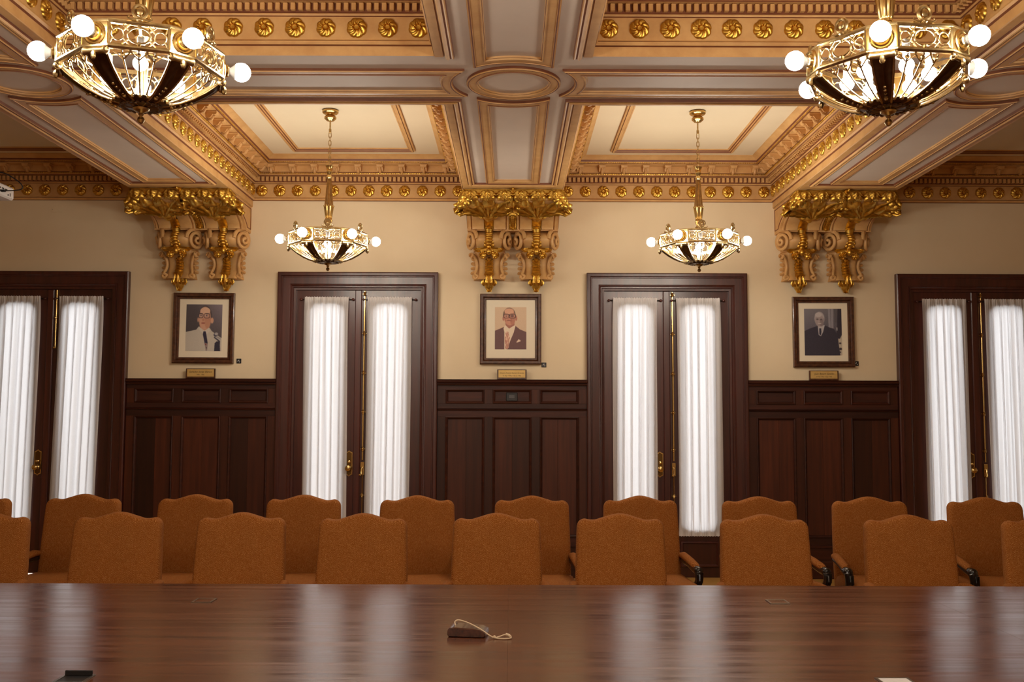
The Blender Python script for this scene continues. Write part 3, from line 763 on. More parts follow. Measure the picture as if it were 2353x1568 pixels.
# ------------------------------------------------------------------ wainscot
def wainscot(idx, cx, hw, label):
    root = thing('trim_%d' % idx, label, 'wainscot', (cx, D, 0), kind='structure')
    yb = -.03
    MB().box(-hw, hw, -.012, -.001, 0, 1.92).build('backing', 'panel_wood', root, smooth=0)
    capp = [(-.001, 1.90), (-.05, 1.90), (-.056, 1.912), (-.05, 1.922), (-.066, 1.926), (-.07, 1.94), (-.062, 1.95), (-.07, 1.956), (-.001, 1.96)]
    m = MB(); A = [(-hw, y, z) for y, z in capp]; Bq = [(hw, y, z) for y, z in capp]; m.loft(A, Bq); m.build('cap_moulding', 'rail_wood', root, smooth=25)
    rails = [(1.858, 1.902), (1.66, 1.718), (1.585, 1.648), (.32, .40)]
    for a, e in rails: MB().box(-hw, hw, yb, -.01, a, e, .002).build('rail', 'rail_wood', root, smooth=0)
    m = MB(); pr = [(-.01, 1.646), (-.04, 1.648), (-.044, 1.654), (-.036, 1.66), (-.042, 1.666), (-.01, 1.67)]; m.loft([(-hw, y, z) for y, z in pr], [(hw, y, z) for y, z in pr]); m.build('bead_rail', 'rail_wood', root, smooth=25)
    bs = [(-.01, 0), (-.045, 0), (-.045, .16), (-.038, .172), (-.038, .30), (-.05, .306), (-.05, .316), (-.04, .322), (-.01, .325)]
    m = MB(); m.loft([(-hw, y, z) for y, z in bs], [(hw, y, z) for y, z in bs]); m.build('base_board', 'rail_wood', root, smooth=25)
    pw = .39; gap = (2*hw-3*pw)/4
    xs = [-hw]
    for k in range(3): xs += [-hw+gap*(k+1)+pw*k, -hw+gap*(k+1)+pw*(k+1)]
    xs.append(hw)
    for k in range(0, 8, 2):
        for a, e in ((1.716, 1.86), (.398, 1.587)): MB().box(xs[k], xs[k+1], yb, -.01, a, e, .0015).build('stile', 'panel_wood', root, smooth=0)
    mp = [(0, .03), (0, .036), (.008, .04), (.014, .034), (.02, .03), (.026, .016), (.03, .012)]
    for k in range(3):
        a, e = xs[1+2*k], xs[2+2*k]
        for (z0, z1) in ((1.716, 1.86), (.398, 1.587)):
            MB().miter([(a, z0), (e, z0), (e, z1), (a, z1)], mp, True, lambda x, z, h: (x, -h, z)).build('panel_moulding', 'rail_wood', root, smooth=25)
        MB().box(a+.02, e-.02, -.016, -.01, 1.735, 1.845, .001).build('panel_board', 'rail_wood', root, smooth=0)
        mid = (a+e)/2+random.uniform(-.03, .03)
        for (p, q) in ((a+.02, mid-.0005), (mid+.0005, e-.02)): MB().box(p, q, -.016, -.01, .41, 1.57, .001).build('panel_board', 'panel_wood', root, smooth=0)
    return root
HW = .748
wainscot(16, BEAMS[0], HW, 'dark panelled wainscot under the white jacket portrait')
wainscot(17, BEAMS[1], HW, 'dark panelled wainscot under the maroon suit portrait')
wainscot(18, BEAMS[2], HW, 'dark panelled wainscot under the dark blue portrait')

# ------------------------------------------------------------------ framed portraits, plaques, tags
def paint(nx, ny, bg, shapes):
    nx *= 3; ny *= 3
    Y, X = np.mgrid[0:ny, 0:nx]; X = (X+.5)/nx; Y = (Y+.5)/ny; asp = ny/nx
    img = bg(X, Y)
    for s in shapes:
        if s[0] == 'e':
            _, cx, cy, rx, ry, col = s[:6]; d = np.sqrt(((X-cx)/rx)**2+((Y-cy)/ry)**2); a = np.clip((1-d)*max(rx, .02)*60+.5, 0, 1)
        elif s[0] == 'r':
            _, cx, cy, rx, ry, col, wd = s; d = np.sqrt(((X-cx)/rx)**2+((Y-cy)/ry)**2); d = (np.abs((X-cx)/rx)**3.2+np.abs((Y-cy)/ry)**3.2)**(1/3.2); a = np.clip(1.4-np.abs(1-d)*rx/wd, 0, 1)
        elif s[0] == 'n':
            _, x0, y0, x1, y1, col, dens, _b = s; rr = np.random.default_rng(11); cell = rr.random((18, 10)) < dens
            iy = np.clip(((Y-y0)/(y1-y0)*18).astype(int), 0, 17); ix = np.clip(((X-x0)/(x1-x0)*10).astype(int), 0, 9)
            a = ((X > x0) & (X < x1) & (Y > y0) & (Y < y1) & cell[iy, ix] & (np.abs(img-np.array(s[7])).sum(-1) < 60)).astype(float)
        else:
            _, pts, col = s; a = np.zeros_like(X)
            ins = np.zeros(X.shape, bool); n = len(pts)
            for i in range(n):
                x1, y1 = pts[i]; x2, y2 = pts[(i+1) % n]
                c = ((y1 > Y) != (y2 > Y)); ins ^= c & (X < (x2-x1)*(Y-y1)/((y2-y1) if y2 != y1 else 1e-9)+x1)
            a = ins.astype(float)
        img = img*(1-a[..., None])+np.array(col, float)*a[..., None]
    img = img.reshape(ny//2, 2, nx//2, 2, 3).mean((1, 3))
    p = np.pad(img, ((1, 1), (1, 1), (0, 0)), 'edge'); img = (p[:-2, 1:-1]+p[2:, 1:-1]+p[1:-1, :-2]+p[1:-1, 2:]+2*p[1:-1, 1:-1])/6
    return img
def print_obj(parent, x0, x1, z0, z1, y, img):
    ny, nx = img.shape[:2]
    me = bpy.data.meshes.new('photograph_print'); xs_ = np.linspace(x0, x1, nx+1); zs_ = np.linspace(z1, z0, ny+1)
    vs = [(x, y, z) for z in zs_ for x in xs_]; k = nx+1
    fs = [(j*k+i, (j+1)*k+i, (j+1)*k+i+1, j*k+i+1) for j in range(ny) for i in range(nx)]
    me.from_pydata(vs, [], fs); at = me.color_attributes.new('tint', 'FLOAT_COLOR', 'CORNER')
    c = img.reshape(-1, 3)/255; c = np.where(c <= .04045, c/12.92, ((c+.055)/1.055)**2.4)
    c4 = np.concatenate([np.repeat(c, 4, 0), np.ones((len(c)*4, 1))], 1).astype(np.float32)
    at.data.foreach_set('color', c4.ravel()); me.materials.append(MAT['photo_print'])
    o = bpy.data.objects.new('photograph_print', me); COL.objects.link(o); o.parent = parent
    return o
def framed(cx, cz, label, img, pic, tilt=0):
    hw, hh = .308, .355
    root = thing('framed_portrait', label, 'portrait', (cx, D, cz), group='framed portraits on the far wall'); root.rotation_euler = (0, tilt, 0)
    pr = [(0, 0), (0, .034), (.008, .042), (.03, .04), (.036, .03), (.04, .022), (.044, .026), (.056, .024), (.06, .014), (.064, .01)]
    MB().miter([(-hw, -hh), (hw, -hh), (hw, hh), (-hw, hh)], pr, True, lambda x, z, h: (x, -h, z)).build('frame', 'frame_wood', root, smooth=25)
    MB().box(-hw+.05, hw-.05, -.012, -.002, -hh+.05, hh-.05).build('mat_board', 'mat_board', root, smooth=0)
    x0, x1, z0, z1 = pic
    print_obj(root, x0, x1, z0, z1, -.0135, img)
    return root
SK = (206, 158, 134)
rng = np.random.default_rng(3)
def grain(img, s=2.5): return np.clip(img+rng.normal(0, s, img.shape[:2])[..., None], 0, 255)
im1 = paint(96, 118, lambda X, Y: np.stack([66+70*np.clip(X-.25, 0, 1)*(1-Y)+22*(1-Y), 62+62*np.clip(X-.25, 0, 1)*(1-Y)+20*(1-Y), 66+66*np.clip(X-.25, 0, 1)*(1-Y)+22*(1-Y)], -1), [
    ('p', [(0, .59), (.16, .565), (.29, .54), (.35, .475), (.66, .5), (.72, .57), (.88, .66), (1, .72), (1, 1), (0, 1)], (196, 188, 176)),
    ('e', .53, .25, .18, .225, (78, 70, 72)), ('e', .335, .33, .025, .05, (196, 150, 128)), ('e', .72, .345, .045, .062, (212, 164, 138)),
    ('p', [(.36, .4), (.66, .4), (.64, .5), (.52, .56), (.39, .49)], (176, 118, 96)),
    ('e', .52, .3, .165, .25, SK), ('e', .525, .14, .14, .08, (222, 182, 156)), ('e', .6, .36, .085, .16, (194, 142, 118)),
    ('e', .405, .235, .045, .03, (190, 160, 150)), ('e', .57, .24, .05, .032, (190, 160, 150)),
    ('e', .41, .235, .014, .012, (70, 54, 50)), ('e', .57, .24, .014, .012, (70, 54, 50)),
    ('r', .405, .24, .062, .048, (70, 60, 68), .008), ('r', .575, .243, .078, .05, (72, 62, 72), .008),
    ('e', .4, .2, .055, .008, (96, 78, 74)), ('e', .57, .2, .06, .008, (96, 78, 74)), ('e', .475, .33, .03, .03, (190, 136, 112)), ('e', .475, .4, .055, .012, (150, 84, 76)), ('e', .475, .42, .04, .008, (206, 150, 130)),
    ('p', [(.39, .49), (.52, .57), (.47, .63), (.35, .52)], (206, 198, 188)), ('p', [(.52, .57), (.63, .5), (.68, .56), (.58, .64)], (206, 198, 188)),
    ('p', [(.49, .575), (.55, .575), (.57, .63), (.615, .82), (.6, .99), (.57, .99), (.54, .86), (.475, .64)], (52, 48, 70)),
    ('p', [(.54, .82), (.62, .84), (.605, .99), (.565, .99)], (150, 132, 130)), ('e', .56, .855, .02, .015, (140, 70, 70)), ('e', .585, .93, .014, .01, (60, 50, 60)),
    ('e', .83, .65, .055, .04, (70, 68, 84)), ('e', .85, .63, .05, .03, (176, 170, 170)), ('p', [(.86, .67), (.97, .72), (.97, .76), (.84, .7)], (158, 154, 156)), ('p', [(.8, .69), (.96, .78), (.96, .86), (.93, .8), (.78, .71)], (70, 68, 84)),
    ('p', [(.81, .83), (.86, .79), (.95, .79), (.965, 1), (.8, 1)], (52, 50, 66))])
im2 = paint(96, 130, lambda X, Y: np.stack([214-10*Y, 184-10*Y, 152-8*Y], -1), [
    ('p', [(.0, .56), (.2, .5), (.31, .46), (.66, .45), (.8, .53), (1, .59), (1, 1), (0, 1)], (98, 58, 56)),
    ('p', [(.32, .43), (.62, .43), (.65, .46), (.6, .6), (.5, .78), (.43, .92), (.38, 1), (.3, 1), (.3, .6), (.27, .5)], (226, 206, 180)),
    ('e', .455, .19, .2, .175, (112, 84, 66)), ('e', .27, .27, .03, .055, (176, 112, 92)), ('e', .675, .265, .032, .06, (178, 112, 92)),
    ('p', [(.33, .36), (.62, .36), (.62, .43), (.45, .51), (.34, .43)], (158, 96, 78)),
    ('e', .465, .24, .175, .195, (196, 134, 108)), ('e', .45, .1, .15, .07, (214, 160, 130)), ('e', .56, .31, .08, .11, (180, 116, 92)),
    ('e', .365, .21, .05, .032, (176, 130, 112)), ('e', .545, .21, .06, .034, (128, 88, 80)),
    ('r', .36, .212, .082, .048, (70, 40, 38), .011), ('r', .555, .212, .1, .05, (66, 38, 36), .012), ('p', [(.44, .19), (.48, .19), (.48, .205), (.44, .205)], (60, 32, 32)),
    ('e', .43, .275, .035, .028, (184, 120, 96)), ('e', .44, .325, .075, .01, (120, 66, 56)),
    ('p', [(.36, .58), (.42, .58), (.48, .72), (.44, .95), (.4, 1), (.33, .98), (.31, .78), (.32, .64)], (190, 130, 108)),
    ('n', .3, .58, .5, 1, (226, 188, 160), .35, (190, 130, 108)), ('n', .31, .59, .49, .99, (128, 64, 60), .3, (190, 130, 108)), ('e', .44, .345, .05, .008, (214, 158, 130)), ('e', .355, .172, .06, .008, (120, 84, 66)), ('e', .55, .17, .065, .008, (120, 84, 66)), ('e', .36, .215, .014, .01, (78, 52, 44)), ('e', .545, .213, .014, .01, (78, 52, 44)), ('e', .34, .31, .012, .04, (168, 104, 84)), ('e', .53, .315, .012, .04, (162, 98, 78)),
    ('p', [(.68, .83), (.75, .76), (.81, .78), (.82, .81), (.7, .84)], (226, 200, 178))])
im3 = paint(96, 118, lambda X, Y: np.stack([128-52*Y-12*X, 124-52*Y-12*X, 130-42*Y-12*X], -1), [
    ('p', [(.64, 0), (.78, 0), (.78, .42), (.65, .4)], (146, 142, 150)), ('p', [(.7, 0), (.71, 0), (.72, .4), (.71, .4)], (96, 92, 104)), ('p', [(.8, 0), (.9, 0), (.88, .3), (.82, .3)], (96, 92, 98)), ('p', [(.9, 0), (1, 0), (1, .55), (.94, .66), (.86, .6), (.88, .3)], (58, 54, 66)),
    ('p', [(0, .48), (.16, .42), (.35, .37), (.56, .36), (.7, .41), (.8, .44), (.88, .55), (.92, .8), (.98, 1), (0, 1)], (58, 56, 70)),
    ('p', [(.36, .37), (.55, .35), (.5, .5), (.44, .59), (.38, .56)], (186, 180, 182)), ('p', [(.4, .42), (.45, .42), (.455, .5), (.44, .57), (.4, .55)], (52, 50, 66)),
    ('e', .41, .21, .135, .145, (176, 168, 170)), ('e', .405, .25, .115, .13, (164, 150, 150)), ('e', .385, .13, .09, .05, (190, 182, 182)), ('e', .46, .3, .06, .08, (138, 124, 126)),
    ('e', .355, .225, .03, .014, (96, 86, 90)), ('e', .455, .23, .03, .014, (96, 86, 90)), ('e', .4, .27, .022, .022, (176, 160, 158)), ('e', .41, .315, .05, .012, (196, 184, 182)), ('e', .53, .235, .02, .035, (150, 138, 138)),
    ('p', [(.86, .4), (.885, .4), (.885, .47), (.865, .47)], (190, 186, 186)), ('p', [(.9, .64), (.95, .64), (1, .56), (1, 1), (.95, 1), (.91, .75)], (196, 184, 166)), ('e', .95, .74, .03, .02, (70, 60, 64)), ('e', .96, .86, .035, .025, (64, 56, 62)), ('e', .95, .93, .02, .015, (60, 54, 60))])
framed(-3.103, 2.466, 'framed portrait of a bespectacled person in white jacket beside microphone', grain(im1), (-.18, .182, -.232, .24), .003)
framed(-.014, 2.467, 'framed portrait of a bespectacled person in maroon suit with patterned tie', grain(im2), (-.158, .158, -.205, .222), 0)
framed(3.133, 2.447, 'framed portrait of a white haired person in dark blue suit', grain(im3), (-.19, .186, -.236, .236), -.003)
def plaque(cx, name, dates, label):
    root = thing('name_plaque', label, 'plaque', (cx, D-.05, 1.958), group='brass name plaques')
    MB().box(-.147, .147, -.006, .012, 0, .1, .002).build('backing', 'frame_wood', root, smooth=0)
    MB().box(-.134, .134, -.009, -.0055, .018, .093, .001).build('plate', 'brass_plate', root, smooth=0)
    for s, z, sz, sh in ((name, .058, .026, .35), (dates, .032, .016, .0)):
        cu = bpy.data.curves.new('lettering', 'FONT'); cu.body = s; cu.size = sz; cu.shear = sh; cu.align_x = 'CENTER'; cu.extrude = .0003
        fo = bpy.data.objects.new('text', cu); COL.objects.link(fo); bpy.context.view_layer.update()
        me = bpy.data.meshes.new_from_object(fo.evaluated_get(bpy.context.evaluated_depsgraph_get())); bpy.data.objects.remove(fo)
        w_ = max(v.co.x for v in me.vertices)-min(v.co.x for v in me.vertices); k = min(1, .245/w_)
        for v in me.vertices: v.co.x *= k; v.co.y *= max(k, .8)
        me.materials.clear(); me.materials.append(MAT['ink']); me.name = 'lettering'
        o = bpy.data.objects.new('lettering', me); COL.objects.link(o); o.parent = root; o.location = (0, -.0095, z); o.rotation_euler = (PI/2, 0, 0)
mat('brass_plate', (214, 180, 112), .45, metal=.35, var=(196, 158, 88), scale=(14, 14, 14))
plaque(-3.111, 'Salvador Jorge Blanco', '1982 - 1986', 'brass name plaque on the left wainscot under the white jacket portrait')
plaque(0, 'Silvestre Antonio Guzm\u00e1n Fern\u00e1ndez', '16 Ago 1978 y 4 de Jul 1982', 'brass name plaque on the centre wainscot under the maroon suit portrait')
plaque(3.118, 'Juan Bosch Gavi\u00f1o', '27 Feb 1963 - Sept 1963', 'brass name plaque on the right wainscot under the dark blue portrait')
for (x, z, lb) in ((-2.745, 2.136, 'white jacket'), (.322, 2.107, 'maroon suit'), (3.462, 2.131, 'dark blue suit')):
    root = thing('wall_tag', 'small black square tag at lower right of the %s portrait' % lb, 'tag', (x, D, z), group='black wall tags')
    MB().box(-.024, .024, -.006, -.0005, -.024, .024, .002).build('plate', 'black_plastic', root, smooth=0)
    m = MB().box(-.004, .004, -.0072, -.006, .002, .012).box(-.013, -.004, -.0072, -.006, -.004, .003).box(.004, .012, -.0072, -.006, -.013, -.005); m.build('mark', 'white_print', root, smooth=0)
root = thing('wall_switch', 'dark switch plate in the upper centre wainscot panel', 'switch', (.0, D-.016, 1.785))
MB().box(-.057, .057, -.01, 0, -.042, .042, .004).build('plate', 'black_plastic', root); MB().box(-.03, .03, -.014, -.009, -.018, .02, .002).build('rocker', 'grey_plastic', root)
MB().box(-.032, .032, -.012, -.009, -.028, -.023, .001).build('label_strip', 'grey_plastic', root)
root = thing('cover_plate', 'cream painted access cover high on the wall at far left', 'cover plate', (-4.63, D, 3.675))
MB().box(-.056, .056, -.004, -.0005, -.033, .033, .001).build('plate', 'wall_paint', root, smooth=0); MB().ball((-.045, -.004, 0), (.004, .002, .004), 8, 4).build('screw', 'steel_trim', root)

# ------------------------------------------------------------------ chandeliers
def chandelier():
    Z = 3.07-CEI                                            # bulb level, origin at the ceiling
    root = thing('chandelier', 'x', 'chandelier', (BAYS[0], 8.31, CEI), math.radians(9), group='gilt bronze chandeliers')
    MB().lathe([(.012, -.098), (.03, -.094), (.05, -.075), (.052, -.062), (.034, -.044), (.036, -.036), (.058, -.032), (.068, -.022), (.07, -.008), (.064, -.001)], 24).build('canopy', 'brass', root)
    MB().lathe([(.006, -.2), (.011, -.196), (.011, -.165), (.0065, -.16), (.0065, -.095)], 10).build('canopy_rod', 'bronze', root)
    ch = thing('chain', None, None); ch.parent = root
    z0, z1, n = -.2, -.475, 8; st = (z0-z1)/n; L0 = None
    for k in range(n):
        zc = z0-st*(k+.5); h = st*.5+.006; pts = []
        for j in range(14):
            a = 2*PI*j/14; pts.append((.0105*math.cos(a), 0, (h-.0105)*(1 if math.sin(a) > .01 else (-1 if math.sin(a) < -.01 else 0))+.0105*math.sin(a)))
        if L0 is None: L0 = MB().tube(pts, .0032, 6, closed=True, up=(0, 1, 0)).build('chain_link', 'bronze', ch); L0.location = (0, 0, zc)
        else: inst(L0, (0, 0, zc), ch, (0, 0, PI/2*(k % 2)))
    MB().lathe([(.022, -.594), (.028, -.585), (.022, -.572), (.014, -.56), (.019, -.55), (.026, -.535), (.022, -.525), (.026, -.5), (.034, -.482), (.03, -.478), (.012, -.475)], 20).build('stem_cap', 'brass', root)
    MB().lathe([(.033, -.828), (.033, -.81), (.026, -.72), (.0205, -.65), (.018, -.6), (.016, -.592)], 48, lobes=12, amp=.09).build('stem', 'bronze', root)
    MB().lathe([(.02, -.945), (.028, -.94), (.024, -.928), (.028, -.922), (.036, -.86), (.039, -.84), (.04, -.832), (.034, -.826), (.03, -.824)], 48, lobes=12, amp=.06).build('stem_tulip', 'brass', root)
    m = MB(); 
    for k in range(12): m.ball((.038*math.cos(PI*k/6), .038*math.sin(PI*k/6), -.829), .0085, 6, 4)
    m.build('stem_beads', 'brass', root)
    MB().lathe([(.03, -1.28), (.022, -1.22), (.018, -1.1), (.02, -1.04), (.036, -1.02), (.03, -1.0), (.018, -.985), (.03, -.96), (.034, -.95), (.022, -.94)], 20).build('core', 'bronze', root)
    m = MB()
    for k in range(6):
        a = PI/3*k+PI/6; m.tube([(.02*math.cos(a), .02*math.sin(a), Z+.045), (.305*math.cos(a), .305*math.sin(a), Z+.045)], .006, 6)
    m.build('spoke', 'bronze', root)
    # twelve-sided band: narrow boss facets and wide openwork panels
    RV = .325; dv = math.radians(10)
    V12 = []
    for k in range(6): V12 += [PI/3*k-dv, PI/3*k+dv]
    for zc, h, e in ((Z+.05, .009, .01), (Z-.048, .011, .012)):
        m = MB(); ring = lambda r, z: [(r*math.cos(a), r*math.sin(a), z) for a in V12]
        m.loft(ring(RV, zc-h), ring(RV+e*.6, zc-h*.3)); m.loft(ring(RV+e*.6, zc-h*.3), ring(RV+e*.6, zc+h*.3)); m.loft(ring(RV+e*.6, zc+h*.3), ring(RV, zc+h)); m.loft(ring(RV, zc+h), ring(RV-.014, zc+h)); m.loft(ring(RV-.014, zc+h), ring(RV-.014, zc-h)); m.loft(ring(RV-.014, zc-h), ring(RV, zc-h))
        m.build('band_rail', 'bronze', root, smooth=20)
    ap = RV*math.cos(math.radians(20)); hwp = RV*math.sin(math.radians(20)); PN = BS = CRS = SCR = RIB = BAR = BU = IB = None
    for k in range(6):
        ap_a = PI/3*k+PI/6; bo_a = PI/3*k
        # openwork panel (local: x along, y outward)
        if PN is None:
            m = MB(); el = lambda cx, rx, rz: [(cx+rx*math.cos(2*PI*j/20), 0, rz*math.sin(2*PI*j/20)) for j in range(20)]
            m.tube(el(0, .042, .032), .0042, 6, closed=True, up=(0, 1, 0))
            for s in (-1, 1):
                m.tube(el(s*.078, .022, .024), .0036, 6, closed=True, up=(0, 1, 0))
                for q in (-1, 1):
                    m.tube([(s*.036, 0, q*.015), (s*.06, 0, q*.036), (s*.05, 0, q*.044)], .0036, 5); m.tube([(s*.06, 0, q*.012), (s*.036, 0, q*.04)], .0036, 5)
                    m.tube([(s*.095, 0, q*.014), (s*.108, 0, q*.04)], .0036, 5)
                m.box(s*.108-.004, s*.108+.004, -.004, .004, -.045, .045)
            m.ball((0, .002, .034), .009, 8, 5); m.ball((0, .002, -.034), .009, 8, 5)
            m.box(-.03, .03, -.002, .002, .038, .044)
            PN = m.build('band_panel', 'bronze', root)
        else: PN = inst(PN, (0, 0, 0), root)
        PN.location = (ap*math.cos(ap_a), ap*math.sin(ap_a), Z); PN.rotation_euler = (0, 0, ap_a-PI/2)
        # crest roundel above the panel
        if CRS is None:
            m = MB(); m.tube([(.024*math.cos(2*PI*j/18), 0, .04+.026*math.sin(2*PI*j/18)) for j in range(18)], .0075, 8, closed=True, up=(0, 1, 0)); m.ball((0, 0, .04), (.016, .009, .018), 8, 5)
            for s in (-1, 1): m.tube([(s*.008, 0, .012), (s*.03, 0, .006), (s*.045, 0, .014), (s*.04, 0, .022)], [.006, .005, .004, .003], 6)
            m.ball((0, 0, .008), (.014, .01, .01), 8, 5)
            CRS = m.build('crest', 'bronze', root)
        else: CRS = inst(CRS, (0, 0, 0), root)
        CRS.location = (ap*math.cos(ap_a), ap*math.sin(ap_a), Z+.055); CRS.rotation_euler = (0, 0, ap_a-PI/2)
        # boss plate with rings
        if BS is None:
            m = MB(); m.box(-.056, .056, -.012, .002, -.05, .052, .003)
            m.lathe([(.046, 0), (.046, .006), (.041, .009), (.037, .006), (.033, .01), (.029, .007), (.026, .02), (.021, .024), (.012, .024)], 22, M=T(0, 0, 0) @ RX(-PI/2))
            BS = m.build('boss', 'brass', root)
        else: BS = inst(BS, (0, 0, 0), root)
        rb = .322; BS.location = (rb*math.cos(bo_a), rb*math.sin(bo_a), Z); BS.rotation_euler = (0, 0, bo_a-PI/2)
        # round bulb on a porcelain neck
        if BU is None:
            m = MB(); prof = [(.014, 0), (.0165, .008), (.026, .02)]+[(.04*math.sin(a), .052-.04*math.cos(a)) for a in [math.radians(x) for x in range(50, 181, 13)]]
            m.lathe(prof[:4], 20, M=RX(-PI/2), mi=1, cap=False); m.lathe(prof[3:], 20, M=RX(-PI/2), cap=False); BU = m.build('bulb', ['lit_bulb', 'porcelain'], root, smooth=180)
            sk = MB().lathe([(.016, -.052), (.0165, -.02), (.018, -.008), (.0175, .004), (.013, .006)], 16, M=RX(-PI/2)).build('socket', 'porcelain', BU)
        else:
            BU0 = BU; BU = inst(BU0, (0, 0, 0), root); inst(kids(BU0)[0], (0, 0, 0), BU)
        ru = .385-.052+.012; BU.location = (ru*math.cos(bo_a), ru*math.sin(bo_a), Z); BU.rotation_euler = (0, 0, bo_a-PI/2)
        # scroll at the head of each rib
        if SCR is None:
            m = MB(); m.lathe([(.012, -.05), (.017, -.046), (.012, -.03), (.014, 0), (.012, .03), (.017, .046), (.012, .05)], 12, M=RY(PI/2)); m.ball((-.05, 0, 0), .011, 8, 5); m.ball((.05, 0, 0), .011, 8, 5); m.ball((0, .01, -.02), (.012, .012, .018), 8, 5)
            SCR = m.build('rib_scroll', 'bronze', root)
        else: SCR = inst(SCR, (0, 0, 0), root)
        SCR.location = (.318*math.cos(bo_a), .318*math.sin(bo_a), Z-.067); SCR.rotation_euler = (0, 0, bo_a-PI/2)
        # ribs and bars of the basket; local y is radial
        bprof = [(.31, -.062), (.285, -.085), (.25, -.112), (.205, -.14), (.155, -.163), (.105, -.178), (.06, -.186), (.03, -.188)]
        if RIB is None:
            m = MB()
            wd = [.044, .04, .036, .031, .026, .02, .014, .01]
            rows = [[(-w_, r, z), (-w_*.9, r+.004, z-.006), (-w_*.3, r+.002, z-.003), (0, r+.005, z-.009), (w_*.3, r+.002, z-.003), (w_*.9, r+.004, z-.006), (w_, r, z), (0, r-.006, z+.007)] for (r, z), w_ in zip(bprof, wd)]
            m.grid(rows, cu=True)
            for s in (-1, 1): m.tube([(s*w_, r+.002, z-.004) for (r, z), w_ in zip(bprof, wd)], .005, 6, mi=1)
            for q in range(4): m.ball((0, .13+.022*q, -.176+.007*q), (.008, .008, .006), 6, 4, mi=1)
            RIB = m.build('basket_rib', ['dark_bronze', 'bronze'], root, smooth=60)
        else: RIB = inst(RIB, (0, 0, 0), root)
        RIB.location = (0, 0, Z); RIB.rotation_euler = (0, 0, bo_a-PI/2)
        for off in (-.21, 0, .21):
            if BAR is None:
                m = MB(); bp2 = [(r*.96, z+.002) for r, z in bprof[:-1]]; m.tube([(0, r, z) for r, z in bp2], .0036, 6); m.ball((0, .285, -.07), (.01, .006, .01), 6, 4)
                m.tube([(.0, .27, -.085), (.024, .285, -.066), (.034, .292, -.06)], .003, 5); m.tube([(.0, .27, -.085), (-.024, .285, -.066), (-.034, .292, -.06)], .003, 5)
                BAR = m.build('basket_bar', 'bronze', root)
            else: BAR = inst(BAR, (0, 0, 0), root)
            BAR.location = (0, 0, Z); BAR.rotation_euler = (0, 0, ap_a+off-PI/2)
        # inner bulb
        if IB is None:
            m = MB(); m.lathe([(.012, .035), (.014, .02)]+[(.03*math.sin(a), -.02-.03*math.cos(a)) for a in [math.radians(x) for x in range(150, -1, -20)]], 14)
            IB = m.build('inner_bulb', 'lit_bulb', root, smooth=180)
            MB().lathe([(.014, .03), (.016, .05), (.016, .085), (.01, .09)], 12).build('socket', 'porcelain', IB)
        else:
            IB0 = IB; IB = inst(IB0, (0, 0, 0), root); inst(kids(IB0)[0], (0, 0, 0), IB)
        IB.location = (.16*math.cos(ap_a), .16*math.sin(ap_a), Z-.04)
    m = MB(); m.lathe([(.03, -.196), (.06, -.194), (.11, -.182), (.118, -.174), (.105, -.176), (.06, -.186), (.03, -.188)], 36, M=T(0, 0, Z), cap=False)
    for k in range(24): m.ball((.118*math.cos(PI*k/12), .118*math.sin(PI*k/12), Z-.179), .0095, 6, 4, mi=1); m.ball((.078*math.cos(PI*k/12+.13), .078*math.sin(PI*k/12+.13), Z-.191), (.011, .011, .006), 6, 4)
    m.build('basket_cup', ['dark_bronze', 'bronze'], root)
    MB().lathe([(.002, -.262), (.01, -.258), (.016, -.246), (.012, -.236), (.006, -.23), (.012, -.222), (.008, -.216), (.03, -.206), (.034, -.198), (.02, -.19)], 16, M=T(0, 0, Z)).build('finial', 'bronze', root)
    return root
ch0 = chandelier()
ch0['label'] = 'lit bronze chandelier on a chain in front of the left middle door'
for x, y, ph, dz, lb in ((BAYS[1]+.015, 8.31, -6, 0, 'lit bronze chandelier on a chain in front of the right middle door'), (BAYS[0]+.01, 4.05, 18, -.02, 'large near chandelier with lit globe bulbs, upper left'), (BAYS[1], 4.05, 6, -.02, 'large near chandelier with lit globe bulbs, upper right')):
    c = copy_tree(ch0); c.location = (x, y, CEI); c.rotation_euler = (0, 0, math.radians(ph)); c['label'] = lb
# unseen fill lamps added behind the camera, where a third chandelier row would hang
for x in BAYS:
    l = bpy.data.lights.new('rear_fill_light', 'POINT'); l.energy = 90; l.color = (1, .93, .85); l.shadow_soft_size = .35
    o = bpy.data.objects.new('rear_fill_light', l); COL.objects.link(o); o.location = (x, -.3, 3.0)

# ------------------------------------------------------------------ conference table and what lies on it
TZ, TY1, TY0 = .76, 5.062, 1.9
table = thing('conference_table', 'long polished mahogany conference table across the foreground', 'table', (0, (TY0+TY1)/2, 0))
ty = (TY0+TY1)/2; hd = (TY1-TY0)/2
m = MB()
xsj = [-4.1, -1.95, -.012, 1.95, 4.1]
for a, e in zip(xsj[:-1], xsj[1:]): MB().box(a+.0001, e-.0001, -hd, hd, TZ-.035, TZ, .0004).build('tabletop', 'table_wood', table, smooth=0)
MB().box(-3.95, 3.95, -hd+.18, hd-.18, TZ-.13, TZ-.036, .004).build('apron', 'mahogany', table, smooth=0)
for x in (-3.4, -1.15, 1.15, 3.4):
    for s in (-1, 1):
        MB().lathe([(.05, 0), (.055, .03), (.035, .06), (.04, .12), (.055, .3), (.04, .5), (.06, .58), (.06, TZ-.13)], 16, M=T(x, s*(hd-.45), 0)).build('leg', 'mahogany', table)
